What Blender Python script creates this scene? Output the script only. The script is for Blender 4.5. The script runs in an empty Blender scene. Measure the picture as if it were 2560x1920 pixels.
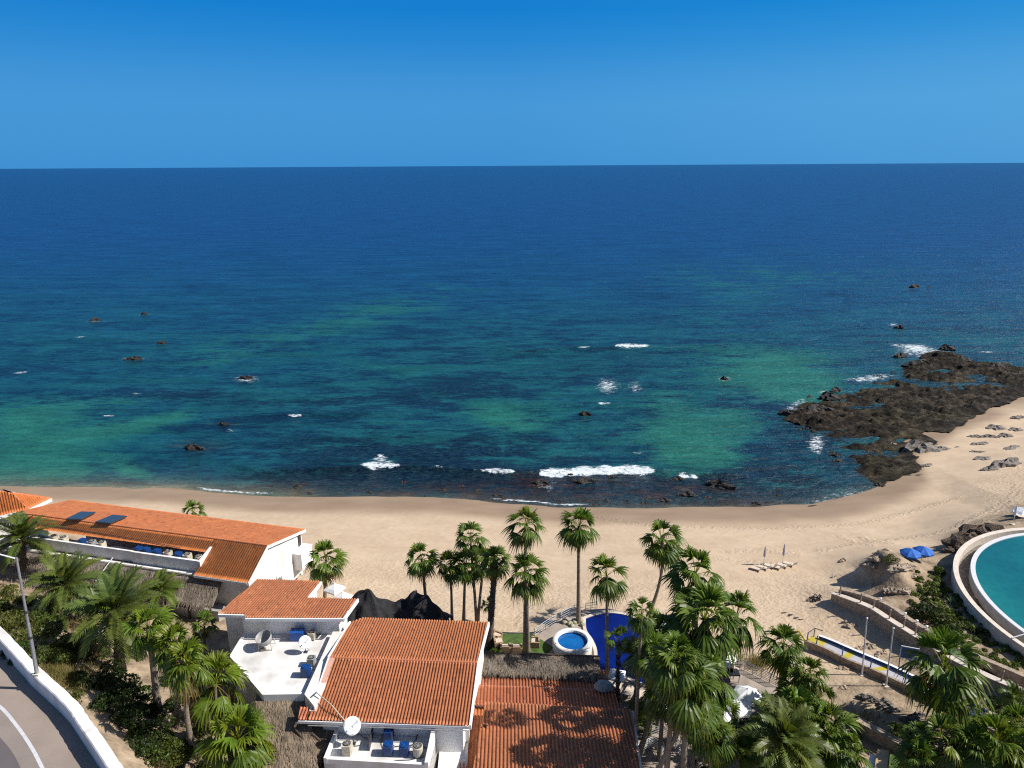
import bpy, math, random
import numpy as np
from mathutils import Vector, Matrix
random.seed(7); RNG = np.random.default_rng(7)
sc = bpy.context.scene
COL = sc.collection
R = math.radians
# ------------------------------------------------------------------ camera geometry (used to survey the place from the photo)
F = 1778.0; PITCH = R(17.1); ROLL = R(0.34); H = 48.0
def ray(px, py):
    dx, dy = (px-1280)/F, (py-960)/F
    c, s = math.cos(ROLL), math.sin(ROLL)
    dx, dy = dx*c-dy*s, dx*s+dy*c
    cp, sp = math.cos(PITCH), math.sin(PITCH)
    return np.array([dx, cp-dy*sp, -sp-dy*cp])
CAM = np.array([0, 0, H])
def at(px, py, z):
    d = ray(px, py); return CAM+d*((z-H)/d[2])
def aty(px, py, Y):
    d = ray(px, py); return CAM+d*(Y/d[1])
def onplane(px, py, p0, n):
    d = ray(px, py); return CAM+d*(np.dot(np.asarray(p0)-CAM, n)/np.dot(d, n))
def proj(X, Y, Z):
    cp, sp = math.cos(PITCH), math.sin(PITCH)
    zz = Z-H
    f = Y*cp-zz*sp; yd = -Y*sp-zz*cp
    dx, dy = X/f, yd/f
    c, s = math.cos(ROLL), math.sin(ROLL)
    return (dx*c+dy*s)*F+1280, (-dx*s+dy*c)*F+960
def depth(p):
    return p[1]*math.cos(PITCH)-(p[2]-H)*math.sin(PITCH)
def V(*a): return np.array(a, float)
def unit(v): v = np.asarray(v, float); return v/np.linalg.norm(v)

# ------------------------------------------------------------------ numpy noise
_tab = RNG.random((256, 256))
def vnoise(x, y):
    xi = np.floor(x).astype(int); yi = np.floor(y).astype(int)
    fx = x-xi; fy = y-yi
    fx = fx*fx*(3-2*fx); fy = fy*fy*(3-2*fy)
    a = _tab[xi % 256, yi % 256]; b = _tab[(xi+1) % 256, yi % 256]
    c = _tab[xi % 256, (yi+1) % 256]; d = _tab[(xi+1) % 256, (yi+1) % 256]
    return (a*(1-fx)+b*fx)*(1-fy)+(c*(1-fx)+d*fx)*fy
def fbm(x, y, o=4):
    x = np.asarray(x, float); y = np.asarray(y, float)
    r = 0; a = .5; t = 0
    for i in range(o):
        r = r+a*vnoise(x+17.3*i, y+9.1*i); t += a; x = x*2.03; y = y*2.03; a *= .5
    return r/t
def sstep(a, b, x):
    t = np.clip((x-a)/(b-a), 0, 1); return t*t*(3-2*t)

# ------------------------------------------------------------------ materials
def newmat(name):
    m = bpy.data.materials.new(name); m.use_nodes = True
    nt = m.node_tree; b = nt.nodes['Principled BSDF']
    return m, nt, b
def nd(nt, t, ins=None, **kw):
    n = nt.nodes.new(t)
    for k, v in kw.items(): setattr(n, k, v)
    for k, v in (ins or {}).items():
        if isinstance(v, bpy.types.NodeSocket): nt.links.new(v, n.inputs[k])
        else: n.inputs[k].default_value = v
    return n
def mixc(nt, f, a, b, mode='MIX'):
    n = nt.nodes.new('ShaderNodeMix'); n.data_type = 'RGBA'; n.blend_type = mode
    for s, v in ((n.inputs[0], f), (n.inputs[6], a), (n.inputs[7], b)):
        if isinstance(v, bpy.types.NodeSocket): nt.links.new(v, s)
        else: s.default_value = v if not isinstance(v, tuple) else (*v[:3], 1)
    return n.outputs[2]
def math_(nt, op, a, b=0.0, clamp=False):
    n = nt.nodes.new('ShaderNodeMath'); n.operation = op; n.use_clamp = clamp
    for s, v in zip(n.inputs, (a, b)):
        if isinstance(v, bpy.types.NodeSocket): nt.links.new(v, s)
        else: s.default_value = v
    return n.outputs[0]
def ramp(nt, f, stops):
    n = nt.nodes.new('ShaderNodeValToRGB'); nt.links.new(f, n.inputs[0])
    el = n.color_ramp.elements
    while len(el) < len(stops): el.new(.5)
    for e, (p, c) in zip(el, stops):
        e.position = p; e.color = (*c, 1) if isinstance(c, tuple) else (c, c, c, 1)
    return n.outputs[0]
def pos(nt, scale=(1, 1, 1)):
    g = nt.nodes.new('ShaderNodeNewGeometry')
    m = nd(nt, 'ShaderNodeMapping', {'Vector': g.outputs['Position'], 'Scale': scale})
    return m.outputs[0]
def objc(nt, scale=(1, 1, 1)):
    g = nt.nodes.new('ShaderNodeTexCoord')
    m = nd(nt, 'ShaderNodeMapping', {'Vector': g.outputs['Object'], 'Scale': scale})
    return m.outputs[0]
def noise(nt, vec, s, d=4, r=.5):
    n = nd(nt, 'ShaderNodeTexNoise', {'Vector': vec, 'Scale': s, 'Detail': d, 'Roughness': r}); return n.outputs[0]
def bump(nt, b, h, st, dist=.05):
    n = nd(nt, 'ShaderNodeBump', {'Height': h, 'Strength': st, 'Distance': dist}); nt.links.new(n.outputs[0], b.inputs['Normal'])
def simple(name, c, rough=.6, var=.25, scale=3, bmp=.2, dist=.02, metal=0, streak=(1, 1, 1), dark=None):
    m, nt, b = newmat(name)
    v = pos(nt, streak); n1 = noise(nt, v, scale, 5)
    c2 = dark or tuple(x*(1-var*1.6) for x in c)
    nt.links.new(ramp(nt, n1, [(.3, c2), (.62, c)]), b.inputs['Base Color'])
    b.inputs['Roughness'].default_value = rough; b.inputs['Metallic'].default_value = metal
    if bmp: bump(nt, b, noise(nt, v, scale*5, 4), bmp, dist)
    return m
def colmat(name, rough=.6, gain=(1, 1, 1), transl=0, nscale=2.0, nvar=.35, bmp=0):
    m, nt, b = newmat(name)
    a = nd(nt, 'ShaderNodeAttribute', attribute_name='Col')
    n1 = noise(nt, pos(nt), nscale, 4)
    c = mixc(nt, 1.0, a.outputs['Color'], ramp(nt, n1, [(.3, 1-nvar), (.65, 1.0)]), 'MULTIPLY')
    c = mixc(nt, 1.0, c, gain, 'MULTIPLY')
    nt.links.new(c, b.inputs['Base Color']); b.inputs['Roughness'].default_value = rough
    if bmp: bump(nt, b, noise(nt, pos(nt), nscale*6, 4), bmp, .03)
    if transl:
        b.inputs['Specular IOR Level'].default_value = .3
        t = nd(nt, 'ShaderNodeBsdfTranslucent', {'Color': mixc(nt, 1.0, c, (1.3, 1.25, .55), 'MULTIPLY')})
        mx = nd(nt, 'ShaderNodeMixShader', {0: transl, 1: b.outputs[0], 2: t.outputs[0]})
        nt.links.new(mx.outputs[0], nt.nodes['Material Output'].inputs[0])
    return m
M = {}
M['white'] = simple('white_stucco', (.78, .77, .75), .75, .07, .9, .25, .02, streak=(1, 1, .35), dark=(.60, .57, .53))
M['terrace'] = simple('terrace_coating', (.72, .72, .71), .6, 0, .7, .15, .01, dark=(.50, .48, .45))
M['fascia'] = simple('white_fascia', (.82, .81, .79), .6, .04, 2, .05)
M['pink'] = simple('pink_render', (.62, .36, .28), .8, .1, 2, .2)
M['beigewall'] = simple('pale_render', (.62, .55, .47), .8, .12, 1.5, .2)
M['greywall'] = simple('grey_render', (.36, .35, .34), .8, .15, 1.2, .2)
M['tile'] = colmat('clay_tile', .7, nscale=.5, nvar=.16, bmp=.1)
M['thatch'] = colmat('dry_thatch', .9, nscale=1.3, nvar=.5, bmp=.5)
M['leaf'] = colmat('palm_leaf', .42, transl=.3, nscale=1.5, nvar=.25)
M['shrub'] = colmat('shrub_leaf', .5, transl=.25, nscale=.9, nvar=.45)
M['grass'] = colmat('dry_grass_blade', .7, transl=.3, nscale=.6, nvar=.4)
M['trunk'] = simple('palm_bark', (.30, .24, .18), .9, .35, 4, .8, .06, streak=(1, 1, 5))
M['rough_trunk'] = simple('shaggy_palm_bark', (.17, .13, .10), .95, .4, 5, 1, .12)
M['rock'] = simple('grey_rock', (.24, .21, .18), .85, .35, 1.5, .9, .15)
M['dark_rock'] = simple('dark_shore_rock', (.032, .025, .019), .7, .3, 1.2, 1, .2, dark=(.016, .014, .013))
M['tan_rock'] = simple('tan_rock', (.42, .33, .24), .85, .3, 1.4, .9, .12)
M['cliff'] = simple('brown_cliff', (.15, .105, .075), .9, .35, 1.4, 1, .25)
M['stone'] = simple('stone_masonry', (.44, .34, .25), .85, .3, 3.5, .8, .06)
M['stonetop'] = simple('pale_stone_coping', (.62, .54, .46), .8, .12, 2, .3, .02)
M['paving'] = simple('pinkish_paving', (.40, .33, .28), .8, .15, 1.2, .3, .02)
M['deck'] = simple('pool_deck_stone', (.36, .30, .25), .75, .2, .8, .25, .02)
M['metal'] = simple('grey_metal', (.42, .43, .45), .4, .1, 5, 0, metal=.6)
M['darkmetal'] = simple('dark_metal', (.06, .06, .07), .5, .1, 5, 0, metal=.3)
M['polewhite'] = simple('pale_painted_metal', (.62, .62, .63), .45, .08, 4, 0)
M['bluepaint'] = simple('blue_painted_metal', (.008, .045, .17), .45, .12, 4, .1)
M['bluetank'] = simple('blue_plastic', (.006, .085, .36), .35, .1, 3, .05)
M['beige'] = simple('beige_painted_metal', (.52, .47, .37), .5, .15, 4, .1)
M['greymetal'] = simple('weathered_grey_metal', (.30, .30, .30), .5, .2, 4, .1)
M['black'] = simple('black_plastic', (.015, .015, .017), .5, .1, 4, 0)
M['solar'] = simple('solar_glass', (.03, .035, .05), .15, .15, 3, 0)
M['canvas'] = simple('white_canvas', (.84, .85, .86), .8, .04, 2, .1)
M['bluecanvas'] = simple('blue_canvas', (.010, .115, .46), .75, .1, 2, .1)
M['lilac'] = simple('lilac_grey_canvas', (.45, .40, .48), .8, .1, 2, .1)
M['cushion'] = simple('tan_cushion', (.60, .50, .40), .8, .08, 3, .1)
M['wicker'] = simple('brown_wicker', (.40, .27, .16), .8, .25, 8, .5)
M['darkwood'] = simple('dark_wood', (.07, .045, .03), .7, .3, 5, .3)
M['plank'] = simple('grey_deck_plank', (.48, .47, .50), .7, .15, 2, .2, streak=(1, 6, 1))
M['yellow'] = simple('yellow_paint', (.52, .43, .04), .6, .1, 3, .1)
M['bluerail'] = simple('blue_rail_paint', (.02, .07, .24), .5, .1, 3, 0)
M['signblue'] = simple('blue_sign_face', (.02, .07, .30), .4, .25, 2, 0)
M['gold'] = simple('tan_roof_panel', (.46, .32, .18), .7, .15, 2, .2)
M['lawn'] = simple('lawn_turf', (.07, .13, .02), .9, .35, 2.5, .6, .06)
M['paintline'] = simple('white_road_paint', (.58, .58, .60), .6, .12, 3, .1)
M['cream'] = simple('pale_boulder', (.40, .38, .26), .85, .2, 2, .5, .05)
M['orange'] = simple('orange_paint', (.55, .20, .05), .7, .2, 3, .1)
M['shade_cloth'] = simple('black_shade_cloth', (.020, .019, .021), .95, .3, 2.2, .8, .12, dark=(.008, .008, .01))

def asphalt():
    m, nt, b = newmat('asphalt')
    n1 = noise(nt, pos(nt), .35, 4); n2 = noise(nt, pos(nt), 30, 2)
    a = nd(nt, 'ShaderNodeAttribute', attribute_name='Col')
    c = mixc(nt, 1.0, a.outputs['Color'], ramp(nt, n1, [(.3, .82), (.7, 1.05)]), 'MULTIPLY')
    c = mixc(nt, 1.0, c, ramp(nt, n2, [(.3, .8), (.7, 1.1)]), 'MULTIPLY')
    nt.links.new(c, b.inputs['Base Color']); b.inputs['Roughness'].default_value = .85
    bump(nt, b, n2, .3, .01); return m
M['asphalt'] = asphalt()

def water_mat(name, c1, c2, scale, bst=.12, rough=.06):
    m, nt, b = newmat(name)
    n1 = noise(nt, pos(nt), scale, 3)
    nt.links.new(ramp(nt, n1, [(.3, c1), (.7, c2)]), b.inputs['Base Color'])
    vo = nd(nt, 'ShaderNodeTexVoronoi', {'Vector': mixc(nt, .12, pos(nt), noise(nt, pos(nt), 1.2, 2)), 'Scale': 1.1}, feature='DISTANCE_TO_EDGE')
    base_ = mixc(nt, 1.0, ramp(nt, n1, [(.3, c1), (.7, c2)]), ramp(nt, vo.outputs[0], [(.0, 1.10), (.2, 1.0), (.5, .97)]), 'MULTIPLY'); nt.links.new(base_, b.inputs['Base Color'])  # cell edges brightened: caustic light lines painted into the water colour
    b.inputs['Roughness'].default_value = rough; b.inputs['IOR'].default_value = 1.33
    bump(nt, b, noise(nt, pos(nt), 2.2, 3), bst, .05); return m
M['pool_blue'] = water_mat('deep_blue_pool_water', (.0012, .007, .085), (.0025, .015, .17), .35)
M['tub_blue'] = water_mat('hot_tub_water', (.004, .07, .26), (.008, .12, .36), .8)
M['pool_teal'] = water_mat('teal_pool_water', (.003, .080, .112), (.009, .150, .160), .09, .2)

# ------------------------------------------------------------------ mesh collector
class MB:
    def __init__(s): s.v = []; s.f = []; s.c = []; s.col = (1, 1, 1)
    def face(s, pts, col=None):
        n = len(s.v); s.v.extend([tuple(map(float, p)) for p in pts]); s.f.append(tuple(range(n, n+len(pts)))); s.c.append(col or s.col)
    def grid(s, rows, close=False, col=None):
        n = len(s.v); w = len(rows[0])
        for r in rows: s.v.extend([tuple(map(float, p)) for p in r])
        for i in range(len(rows)-1):
            for j in range(w if close else w-1):
                a = n+i*w+j; b = n+i*w+(j+1) % w
                s.f.append((a, b, b+w, a+w)); s.c.append(col or s.col)
    def box(s, c, size, rz=0, taper=1.0, col=None):
        x, y, z = (q/2 for q in size); ca, sa = math.cos(rz), math.sin(rz)
        P = []
        for k, (sx, sy, sz) in enumerate(((-1,-1,-1),(1,-1,-1),(1,1,-1),(-1,1,-1),(-1,-1,1),(1,-1,1),(1,1,1),(-1,1,1))):
            t = taper if sz > 0 else 1
            X, Y = sx*x*t, sy*y*t
            P.append((c[0]+X*ca-Y*sa, c[1]+X*sa+Y*ca, c[2]+sz*z))
        n = len(s.v); s.v.extend([tuple(map(float, p)) for p in P])
        for f in ((0,3,2,1),(4,5,6,7),(0,1,5,4),(1,2,6,5),(2,3,7,6),(3,0,4,7)):
            s.f.append(tuple(n+i for i in f)); s.c.append(col or s.col)
    def prism(s, poly, z0, z1, col=None):
        """closed polygon (xy or xyz), z0/z1 scalars or 'lists'"""
        n = len(poly); b = len(s.v)
        zz0 = z0 if hasattr(z0, '__len__') else [z0]*n; zz1 = z1 if hasattr(z1, '__len__') else [z1]*n
        A = sum(poly[i][0]*poly[(i+1) % n][1]-poly[(i+1) % n][0]*poly[i][1] for i in range(n))
        idx = list(range(n)) if A > 0 else list(range(n))[::-1]
        for i in idx: s.v.append((float(poly[i][0]), float(poly[i][1]), float(zz0[i])))
        for i in idx: s.v.append((float(poly[i][0]), float(poly[i][1]), float(zz1[i])))
        s.f.append(tuple(b+i for i in reversed(range(n)))); s.f.append(tuple(b+n+i for i in range(n)))
        for i in range(n): s.f.append((b+i, b+(i+1) % n, b+n+(i+1) % n, b+n+i))
        s.c.extend([col or s.col]*(n+2))
    def tube(s, pts, rad, n=8, col=None, cap=True):
        pts = [np.asarray(p, float) for p in pts]; rows = []
        if not hasattr(rad, '__len__'): rad = [rad]*len(pts)
        for i, p in enumerate(pts):
            t = unit(pts[min(i+1, len(pts)-1)]-pts[max(i-1, 0)])
            ref = V(0, 0, 1) if abs(t[2]) < .9 else V(1, 0, 0)
            a = unit(np.cross(t, ref)); b2 = np.cross(t, a)
            rows.append([p+rad[i]*(a*math.cos(q)+b2*math.sin(q)) for q in [2*math.pi*k/n for k in range(n)]])
        s.grid(rows, True, col)
        if cap:
            s.face(rows[0], col); s.face(rows[-1], col)
    def lathe(s, prof, c=(0, 0, 0), n=32, col=None, sx=1, sy=1):
        rows = [[(c[0]+r*sx*math.cos(2*math.pi*k/n), c[1]+r*sy*math.sin(2*math.pi*k/n), c[2]+z) for k in range(n)] for r, z in prof]
        s.grid(rows, True, col)
    def build(s, name, mat, parent=None, smooth=False, local=False):
        me = bpy.data.meshes.new(name)
        off = np.array(parent.get('_o', (0, 0, 0))) if (parent is not None and not local) else np.zeros(3)
        vs = (np.array(s.v)-off)
        me.from_pydata(vs.tolist(), [], s.f); me.update()
        a = me.attributes.new('Col', 'FLOAT_COLOR', 'FACE')
        arr = np.ones((len(me.polygons), 4), np.float32); arr[:, :3] = np.array(s.c, np.float32)[:, :3]
        a.data.foreach_set('color', arr.ravel())
        if smooth: me.polygons.foreach_set('use_smooth', [True]*len(me.polygons))
        me.materials.append(M[mat] if isinstance(mat, str) else mat)
        o = bpy.data.objects.new(name, me); COL.objects.link(o)
        if parent is not None:
            o.parent = parent
            if '_o' in parent: o['_o'] = list(parent['_o'])
        return o
def obj_arrays(name, verts, faces, mat, attrs=None, parent=None, smooth=True):
    me = bpy.data.meshes.new(name)
    off = np.array(parent['_o']) if parent is not None and '_o' in parent else np.zeros(3)
    nv, nf = len(verts), len(faces)
    me.vertices.add(nv); me.vertices.foreach_set('co', (np.asarray(verts, np.float32)-off.astype(np.float32)).ravel())
    me.loops.add(nf*4); me.loops.foreach_set('vertex_index', np.asarray(faces, np.int32).ravel())
    me.polygons.add(nf); me.polygons.foreach_set('loop_start', np.arange(0, nf*4, 4, dtype=np.int32))
    me.polygons.foreach_set('loop_total', np.full(nf, 4, np.int32))
    if smooth: me.polygons.foreach_set('use_smooth', np.ones(nf, bool))
    me.update(calc_edges=True)
    for k, (dom, arr) in (attrs or {}).items():
        a = me.attributes.new(k, 'FLOAT_COLOR', dom)
        q = np.ones((len(arr), 4), np.float32); q[:, :arr.shape[1]] = arr
        a.data.foreach_set('color', q.ravel())
    me.materials.append(M[mat] if isinstance(mat, str) else mat)
    o = bpy.data.objects.new(name, me); COL.objects.link(o)
    if parent is not None: o.parent = parent
    return o
def tag(o, label=None, cat=None, group=None, kind=None):
    if label: o['label'] = label
    if cat: o['category'] = cat
    if group: o['group'] = group
    if kind: o['kind'] = kind
    return o
def thing(name, label, cat, loc=(0, 0, 0), group=None, rz=0):
    o = bpy.data.objects.new(name, None); COL.objects.link(o)
    o.location = [float(q) for q in loc]; o.rotation_euler.z = rz; o.empty_display_size = .3
    o['_o'] = [float(q) for q in loc] if rz == 0 else [0., 0., 0.]
    return tag(o, label, cat, group)
def single(mb, name, mat, label, cat, group=None, smooth=False):
    """one-mesh thing whose origin sits at its base"""
    a = np.array(mb.v); b = V((a[:, 0].min()+a[:, 0].max())/2, (a[:, 1].min()+a[:, 1].max())/2, a[:, 2].min())
    mb.v = (a-b).tolist(); o = mb.build(name, mat, None, smooth); o.location = b
    return tag(o, label, cat, group)
def copy_tree(o, loc=None, rz=None, scale=None, label=None, group=None):
    kids = list(o.children); c = o.copy(); COL.objects.link(c)
    if loc is not None: c.location = [float(q) for q in loc]
    if rz is not None: c.rotation_euler.z = rz
    if scale is not None: c.scale = (scale,)*3 if not hasattr(scale, '__len__') else scale
    if label: c['label'] = label
    if group: c['group'] = group
    for k in kids:
        d = k.copy(); COL.objects.link(d); d.parent = c
        for g in list(k.children):
            e = g.copy(); COL.objects.link(e); e.parent = d
    return c
def struct(o): o['kind'] = 'structure'; return o

# ------------------------------------------------------------------ terrain
SH = np.array([(-160,106),(-120,104),(-81,102.5),(-63,101.7),(-49,100.7),(-39,99.3),(-28.6,98.2),(-19.5,97.9),(-10,97.4),(-.5,95.9),(6.3,94.7),(20,93.9),(28,93.8),(36,94.2),(44,95.4),(52.6,98.6),(57.5,101.7),(64,106.5),(66.5,112),(69,118),(76,123.5),(82,129),(92,135),(101,141),(120,148),(260,158)], float)
def shore(x):
    x = np.asarray(x, float); y = np.interp(x, SH[:, 0], SH[:, 1])
    return y+.9*(fbm(x*.11, x*0+3, 3)-.5)*2
def beach(x, y):
    d = shore(x)-y
    return np.interp(d, [-400, -60, -20, 0, 3, 9, 18, 30, 40, 80], [-25, -6, -1.5, 0, .35, .95, 1.7, 2.5, 3.0, 3.4])
CP = []
def cp(px, py, z): p = at(px, py, z); CP.append((p[0], p[1], z))
for q in ((0,1300),(200,1230),(400,1265),(600,1290),(800,1340),(1000,1400),(1000,1480),(1200,1500),(1300,1560),(1400,1480),(1600,1440),(1800,1480),(1700,1560),(2000,1400),(2000,1500),(2060,1440),(1900,1600),(2200,1330),(2300,1320),(2100,1300),(2400,1250),(2560,1180),(1700,1330),(1900,1330),(700,1400)):
    p = at(*q, 2.5); z = float(beach(p[0], p[1])); p = at(*q, z); CP.append((p[0], p[1], z))
for q in ((60,1600,12.2),(110,1700,12.2),(185,1790,12.2),(250,1860,12.2),(320,1960,12.2),(330,1900,10.6),(230,1760,10.8),(150,1680,11.2),(60,1570,10.8),(0,1480,7.6),(170,1540,7.0),(62,1445,6.4),(300,1670,8.2),(395,1776,8.6),(442,1816,8.4),(484,1877,8.2),(541,1830,7.4),(520,1920,8),(600,1900,6),(640,1800,5),(400,1560,5.6),(500,1600,5),(560,1500,4.6),(700,1700,4.6),(900,1750,4.6),(1100,1850,4.6),(800,1560,4.2),(1200,1700,4),(1300,1800,4),(1150,1600,4),(1400,1650,4),(1450,1560,3.9),(1550,1600,4),(1600,1700,4),(1700,1640,3.9),(1800,1700,4),(1900,1740,4),(1700,1850,4),(1900,1850,4.1),(2000,1900,4.2),(2050,1760,4.1),(2150,1740,4.3),(2250,1790,4.4),(2350,1810,4.6),(2400,1880,4.6),(2150,1850,4.2),(2560,1850,5.2),(2480,1780,5.2),(2200,1690,3.9),(2300,1740,4.4),(2100,1560,2.9),(2150,1580,3.1),(2220,1610,3.3),(2060,1620,3.2),(2130,1660,3.6),(2300,1560,4.6),(2240,1530,4.3),(2160,1500,4.0),(2090,1474,3.3),(2330,1590,4.8),(2420,1650,5.2),(2560,1710,5.8),(2145,1390,2.9),(2148,1425,2.9),(2165,1455,3.1),(2185,1383,5.9),(2205,1390,6.6),(2232,1402,6.5),(2255,1425,6.3),(2222,1425,5.9),(2195,1455,3.8),(2270,1450,5.8),(2285,1400,5.2),(2330,1400,4.8),(2280,1450,5.0),(2360,1470,5.1),(2300,1500,4.9),(2400,1540,5.2),(2450,1580,5.4),(2530,1640,5.6),(2380,1430,5.0),(2380,1385,4.4),(2440,1350,5.4),(2480,1320,5.8),(2560,1300,5.6),(2140,1405,3.0),(2120,1440,2.9),(2350,1360,3.2),(2400,1320,3.4)): cp(*q)
for p in ((-60,30,13),(-45,20,14),(-30,10,12.6),(-100,60,13),(-70,62,10),(-60,72,6),(-20,25,8),(0,20,5),(30,20,5),(60,35,6),(80,55,6),(75,75,5.8),(100,70,5),(110,100,3.2),(90,100,2.6),(-90,90,2.6),(-120,80,6),(0,-40,8),(-60,-60,16),(80,-60,8),(150,60,6),(160,110,3),(61,58,5.0),(65,62,5.0),(58,66,5.0),(44.0,58,5.7),(44.2,62,5.6),(45.5,66,5.5)): CP.append(p)
CP = np.array(CP, float)
_dl = CP[:, 2]-beach(CP[:, 0], CP[:, 1])
_K = np.hypot(CP[:, None, 0]-CP[None, :, 0], CP[:, None, 1]-CP[None, :, 1])
_w = np.linalg.solve(-_K-.15*np.eye(len(CP)), _dl)
def terrain(x, y):
    x = np.asarray(x, float); y = np.asarray(y, float); sh = x.shape
    xf, yf = x.ravel(), y.ravel()
    d = np.zeros(len(xf))
    for i in range(len(CP)): d -= _w[i]*np.hypot(xf-CP[i, 0], yf-CP[i, 1])
    inland = shore(xf)-yf
    d *= sstep(2, 16, inland)
    z = beach(xf, yf)+d
    rough = sstep(3.4, 4.6, z)*sstep(15, 30, inland)
    z = z+rough*(fbm(xf*.55, yf*.55, 4)-.5)*.7+sstep(4, 20, inland)*(fbm(xf*.3, yf*.3, 3)-.5)*.16
    return z.reshape(sh)
def tz(x, y): return float(terrain(np.array([x]), np.array([y]))[0])
def ground(px, py):
    z = 4.
    for _ in range(14):
        p = at(px, py, z); z = .4*z+.6*tz(p[0], p[1])
    return at(px, py, z)

def sand_mat():
    m, nt, b = newmat('beach_sand')
    a = nd(nt, 'ShaderNodeAttribute', attribute_name='paint')
    sx = nd(nt, 'ShaderNodeSeparateColor', {0: a.outputs['Color']})
    wet, foot, soil = sx.outputs[0], sx.outputs[1], sx.outputs[2]
    n1 = noise(nt, pos(nt, (1, 2.2, 1)), .16, 5); n2 = noise(nt, pos(nt), 1.3, 5)
    dry = ramp(nt, n1, [(.3, (.46, .350, .242)), (.7, (.53, .412, .292))])
    dry = mixc(nt, 1., dry, ramp(nt, n2, [(.3, .9), (.7, 1.04)]), 'MULTIPLY')
    wetc = ramp(nt, n1, [(.3, (.25, .175, .115)), (.7, (.31, .225, .15))])
    c = mixc(nt, wet, dry, wetc)
    soilc = ramp(nt, noise(nt, pos(nt), .7, 6), [(.3, (.16, .12, .085)), (.55, (.33, .25, .17)), (.75, (.42, .33, .23))])
    c = mixc(nt, soil, c, soilc)
    nt.links.new(c, b.inputs['Base Color'])
    nt.links.new(math_(nt, 'SUBTRACT', .92, math_(nt, 'MULTIPLY', wet, .35)), b.inputs['Roughness'])
    b.inputs['Specular IOR Level'].default_value = .2
    vo = nd(nt, 'ShaderNodeTexVoronoi', {'Vector': pos(nt, (1.5, 2.3, 1)), 'Scale': 1.5, 'Randomness': 1.0}, feature='SMOOTH_F1')
    h1 = math_(nt, 'ADD', math_(nt, 'MULTIPLY', vo.outputs[0], 1.2), math_(nt, 'MULTIPLY', noise(nt, pos(nt, (1.4, 2, 1)), 2.6, 4), 1.2))
    h = math_(nt, 'MULTIPLY', h1, math_(nt, 'ADD', foot, .06))
    h = math_(nt, 'ADD', h, math_(nt, 'MULTIPLY', noise(nt, pos(nt), 3, 6), math_(nt, 'MULTIPLY', soil, 1.5)))
    bump(nt, b, h, .55, .13); return m
M['sand'] = sand_mat()
xs = np.unique(np.concatenate([np.linspace(-400, -95, 30), np.arange(-95, 115, .5), np.linspace(115, 420, 32)]))
ys = np.unique(np.concatenate([np.linspace(-300, 24, 26), np.arange(24, 132, .5), np.linspace(132, 330, 20)]))
GX, GY = np.meshgrid(xs, ys)
GZ = terrain(GX, GY)
def inpoly(X, Y, poly):
    r = np.zeros(X.shape, bool); n = len(poly)
    for i in range(n):
        x1, y1 = poly[i][:2]; x2, y2 = poly[(i+1) % n][:2]
        if y1 == y2: continue
        r ^= ((y1 > Y) != (y2 > Y)) & (X < (x2-x1)*(Y-y1)/(y2-y1)+x1)
    return r
# road bench cut into the hill
WALLTOP = [(-70,1525),(0,1600),(48,1651),(76,1682),(157,1757),(203,1821),(268,1918),(330,2020),(400,2150)]
RZ = 13.0
wt = [at(x, y, RZ+1.2)[:2] for x, y in WALLTOP]
ROADPOLY = [tuple(p) for p in wt]+[(wt[-1][0]-40, wt[-1][1]-30), (wt[0][0]-60, wt[0][1]-40), (wt[0][0]-40, wt[0][1]+10)]
rm = inpoly(GX, GY, ROADPOLY)
GZ = np.where(rm, RZ-.25, GZ)
# keep soil well below the resort deck and the round pool
DECKZ = 4.6
DECKPX = [(1330,1596),(1380,1562),(1436,1532),(1470,1524),(1520,1521),(1590,1535),(1660,1572),(1799,1645),(1945,1715),(2040,1800),(2000,2050),(1300,2050),(1180,1900),(1180,1640)]
DECK = [tuple(at(x, y, DECKZ)[:2]) for x, y in DECKPX]
GZ = np.where(inpoly(GX, GY, DECK), np.minimum(GZ, DECKZ-.35), GZ)
PC = np.array([61.7, 58.3])
pr = np.hypot(GX-PC[0], GY-PC[1])
GZ = np.where(pr < 16.6, np.minimum(GZ, 5.0), GZ)
inl = shore(GX)-GY
wet = 1-sstep(3.0+2.5*fbm(GX*.06, GY*.2, 3), 7.5+2*fbm(GX*.05, GY*.1, 3), inl)
foot = sstep(17, 25, inl+4*(fbm(GX*.08, GY*.08, 3)-.5))*(1-sstep(4.2, 4.8, GZ)*.6)
soil = np.clip(sstep(3.3, 4.3, GZ+.8*(fbm(GX*.25, GY*.25, 3)-.5)), 0, 1)
soil = np.maximum(soil, .55*sstep(.62, .72, fbm(GX*.13+4, GY*.2, 4))*sstep(20, 34, inl)*(GX > 18))
for tr_ in ([(1720,1370),(1760,1378),(1850,1392),(1960,1400)],[(2105,1330),(2140,1348),(2180,1366)],[(2160,1335),(2190,1350),(2230,1362)],[(1830,1366),(1920,1362),(2000,1375)],[(2540,1215),(2520,1260),(2460,1300),(2380,1335),(2250,1345),(2050,1370)],[(2556,1215),(2535,1265),(2470,1310)],[(1310,1590),(1290,1560),(1330,1520),(1380,1500)],[(1420,1250),(1650,1290),(1900,1300),(2150,1290),(2400,1230)]):
    P_ = [at(x, y, 2.3)[:2] for x, y in tr_]; d_ = np.full(GX.shape, 1e9)
    for a, b in zip(P_[:-1], P_[1:]):
        ab = b-a; t_ = np.clip(((GX-a[0])*ab[0]+(GY-a[1])*ab[1])/(ab@ab), 0, 1); d_ = np.minimum(d_, np.hypot(GX-a[0]-t_*ab[0], GY-a[1]-t_*ab[1]))
    foot = np.maximum(foot, 1.9*np.exp(-(d_/.55)**2)); GZ = GZ-.05*np.exp(-(d_/.5)**2)
n1, n2 = GX.shape
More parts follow.
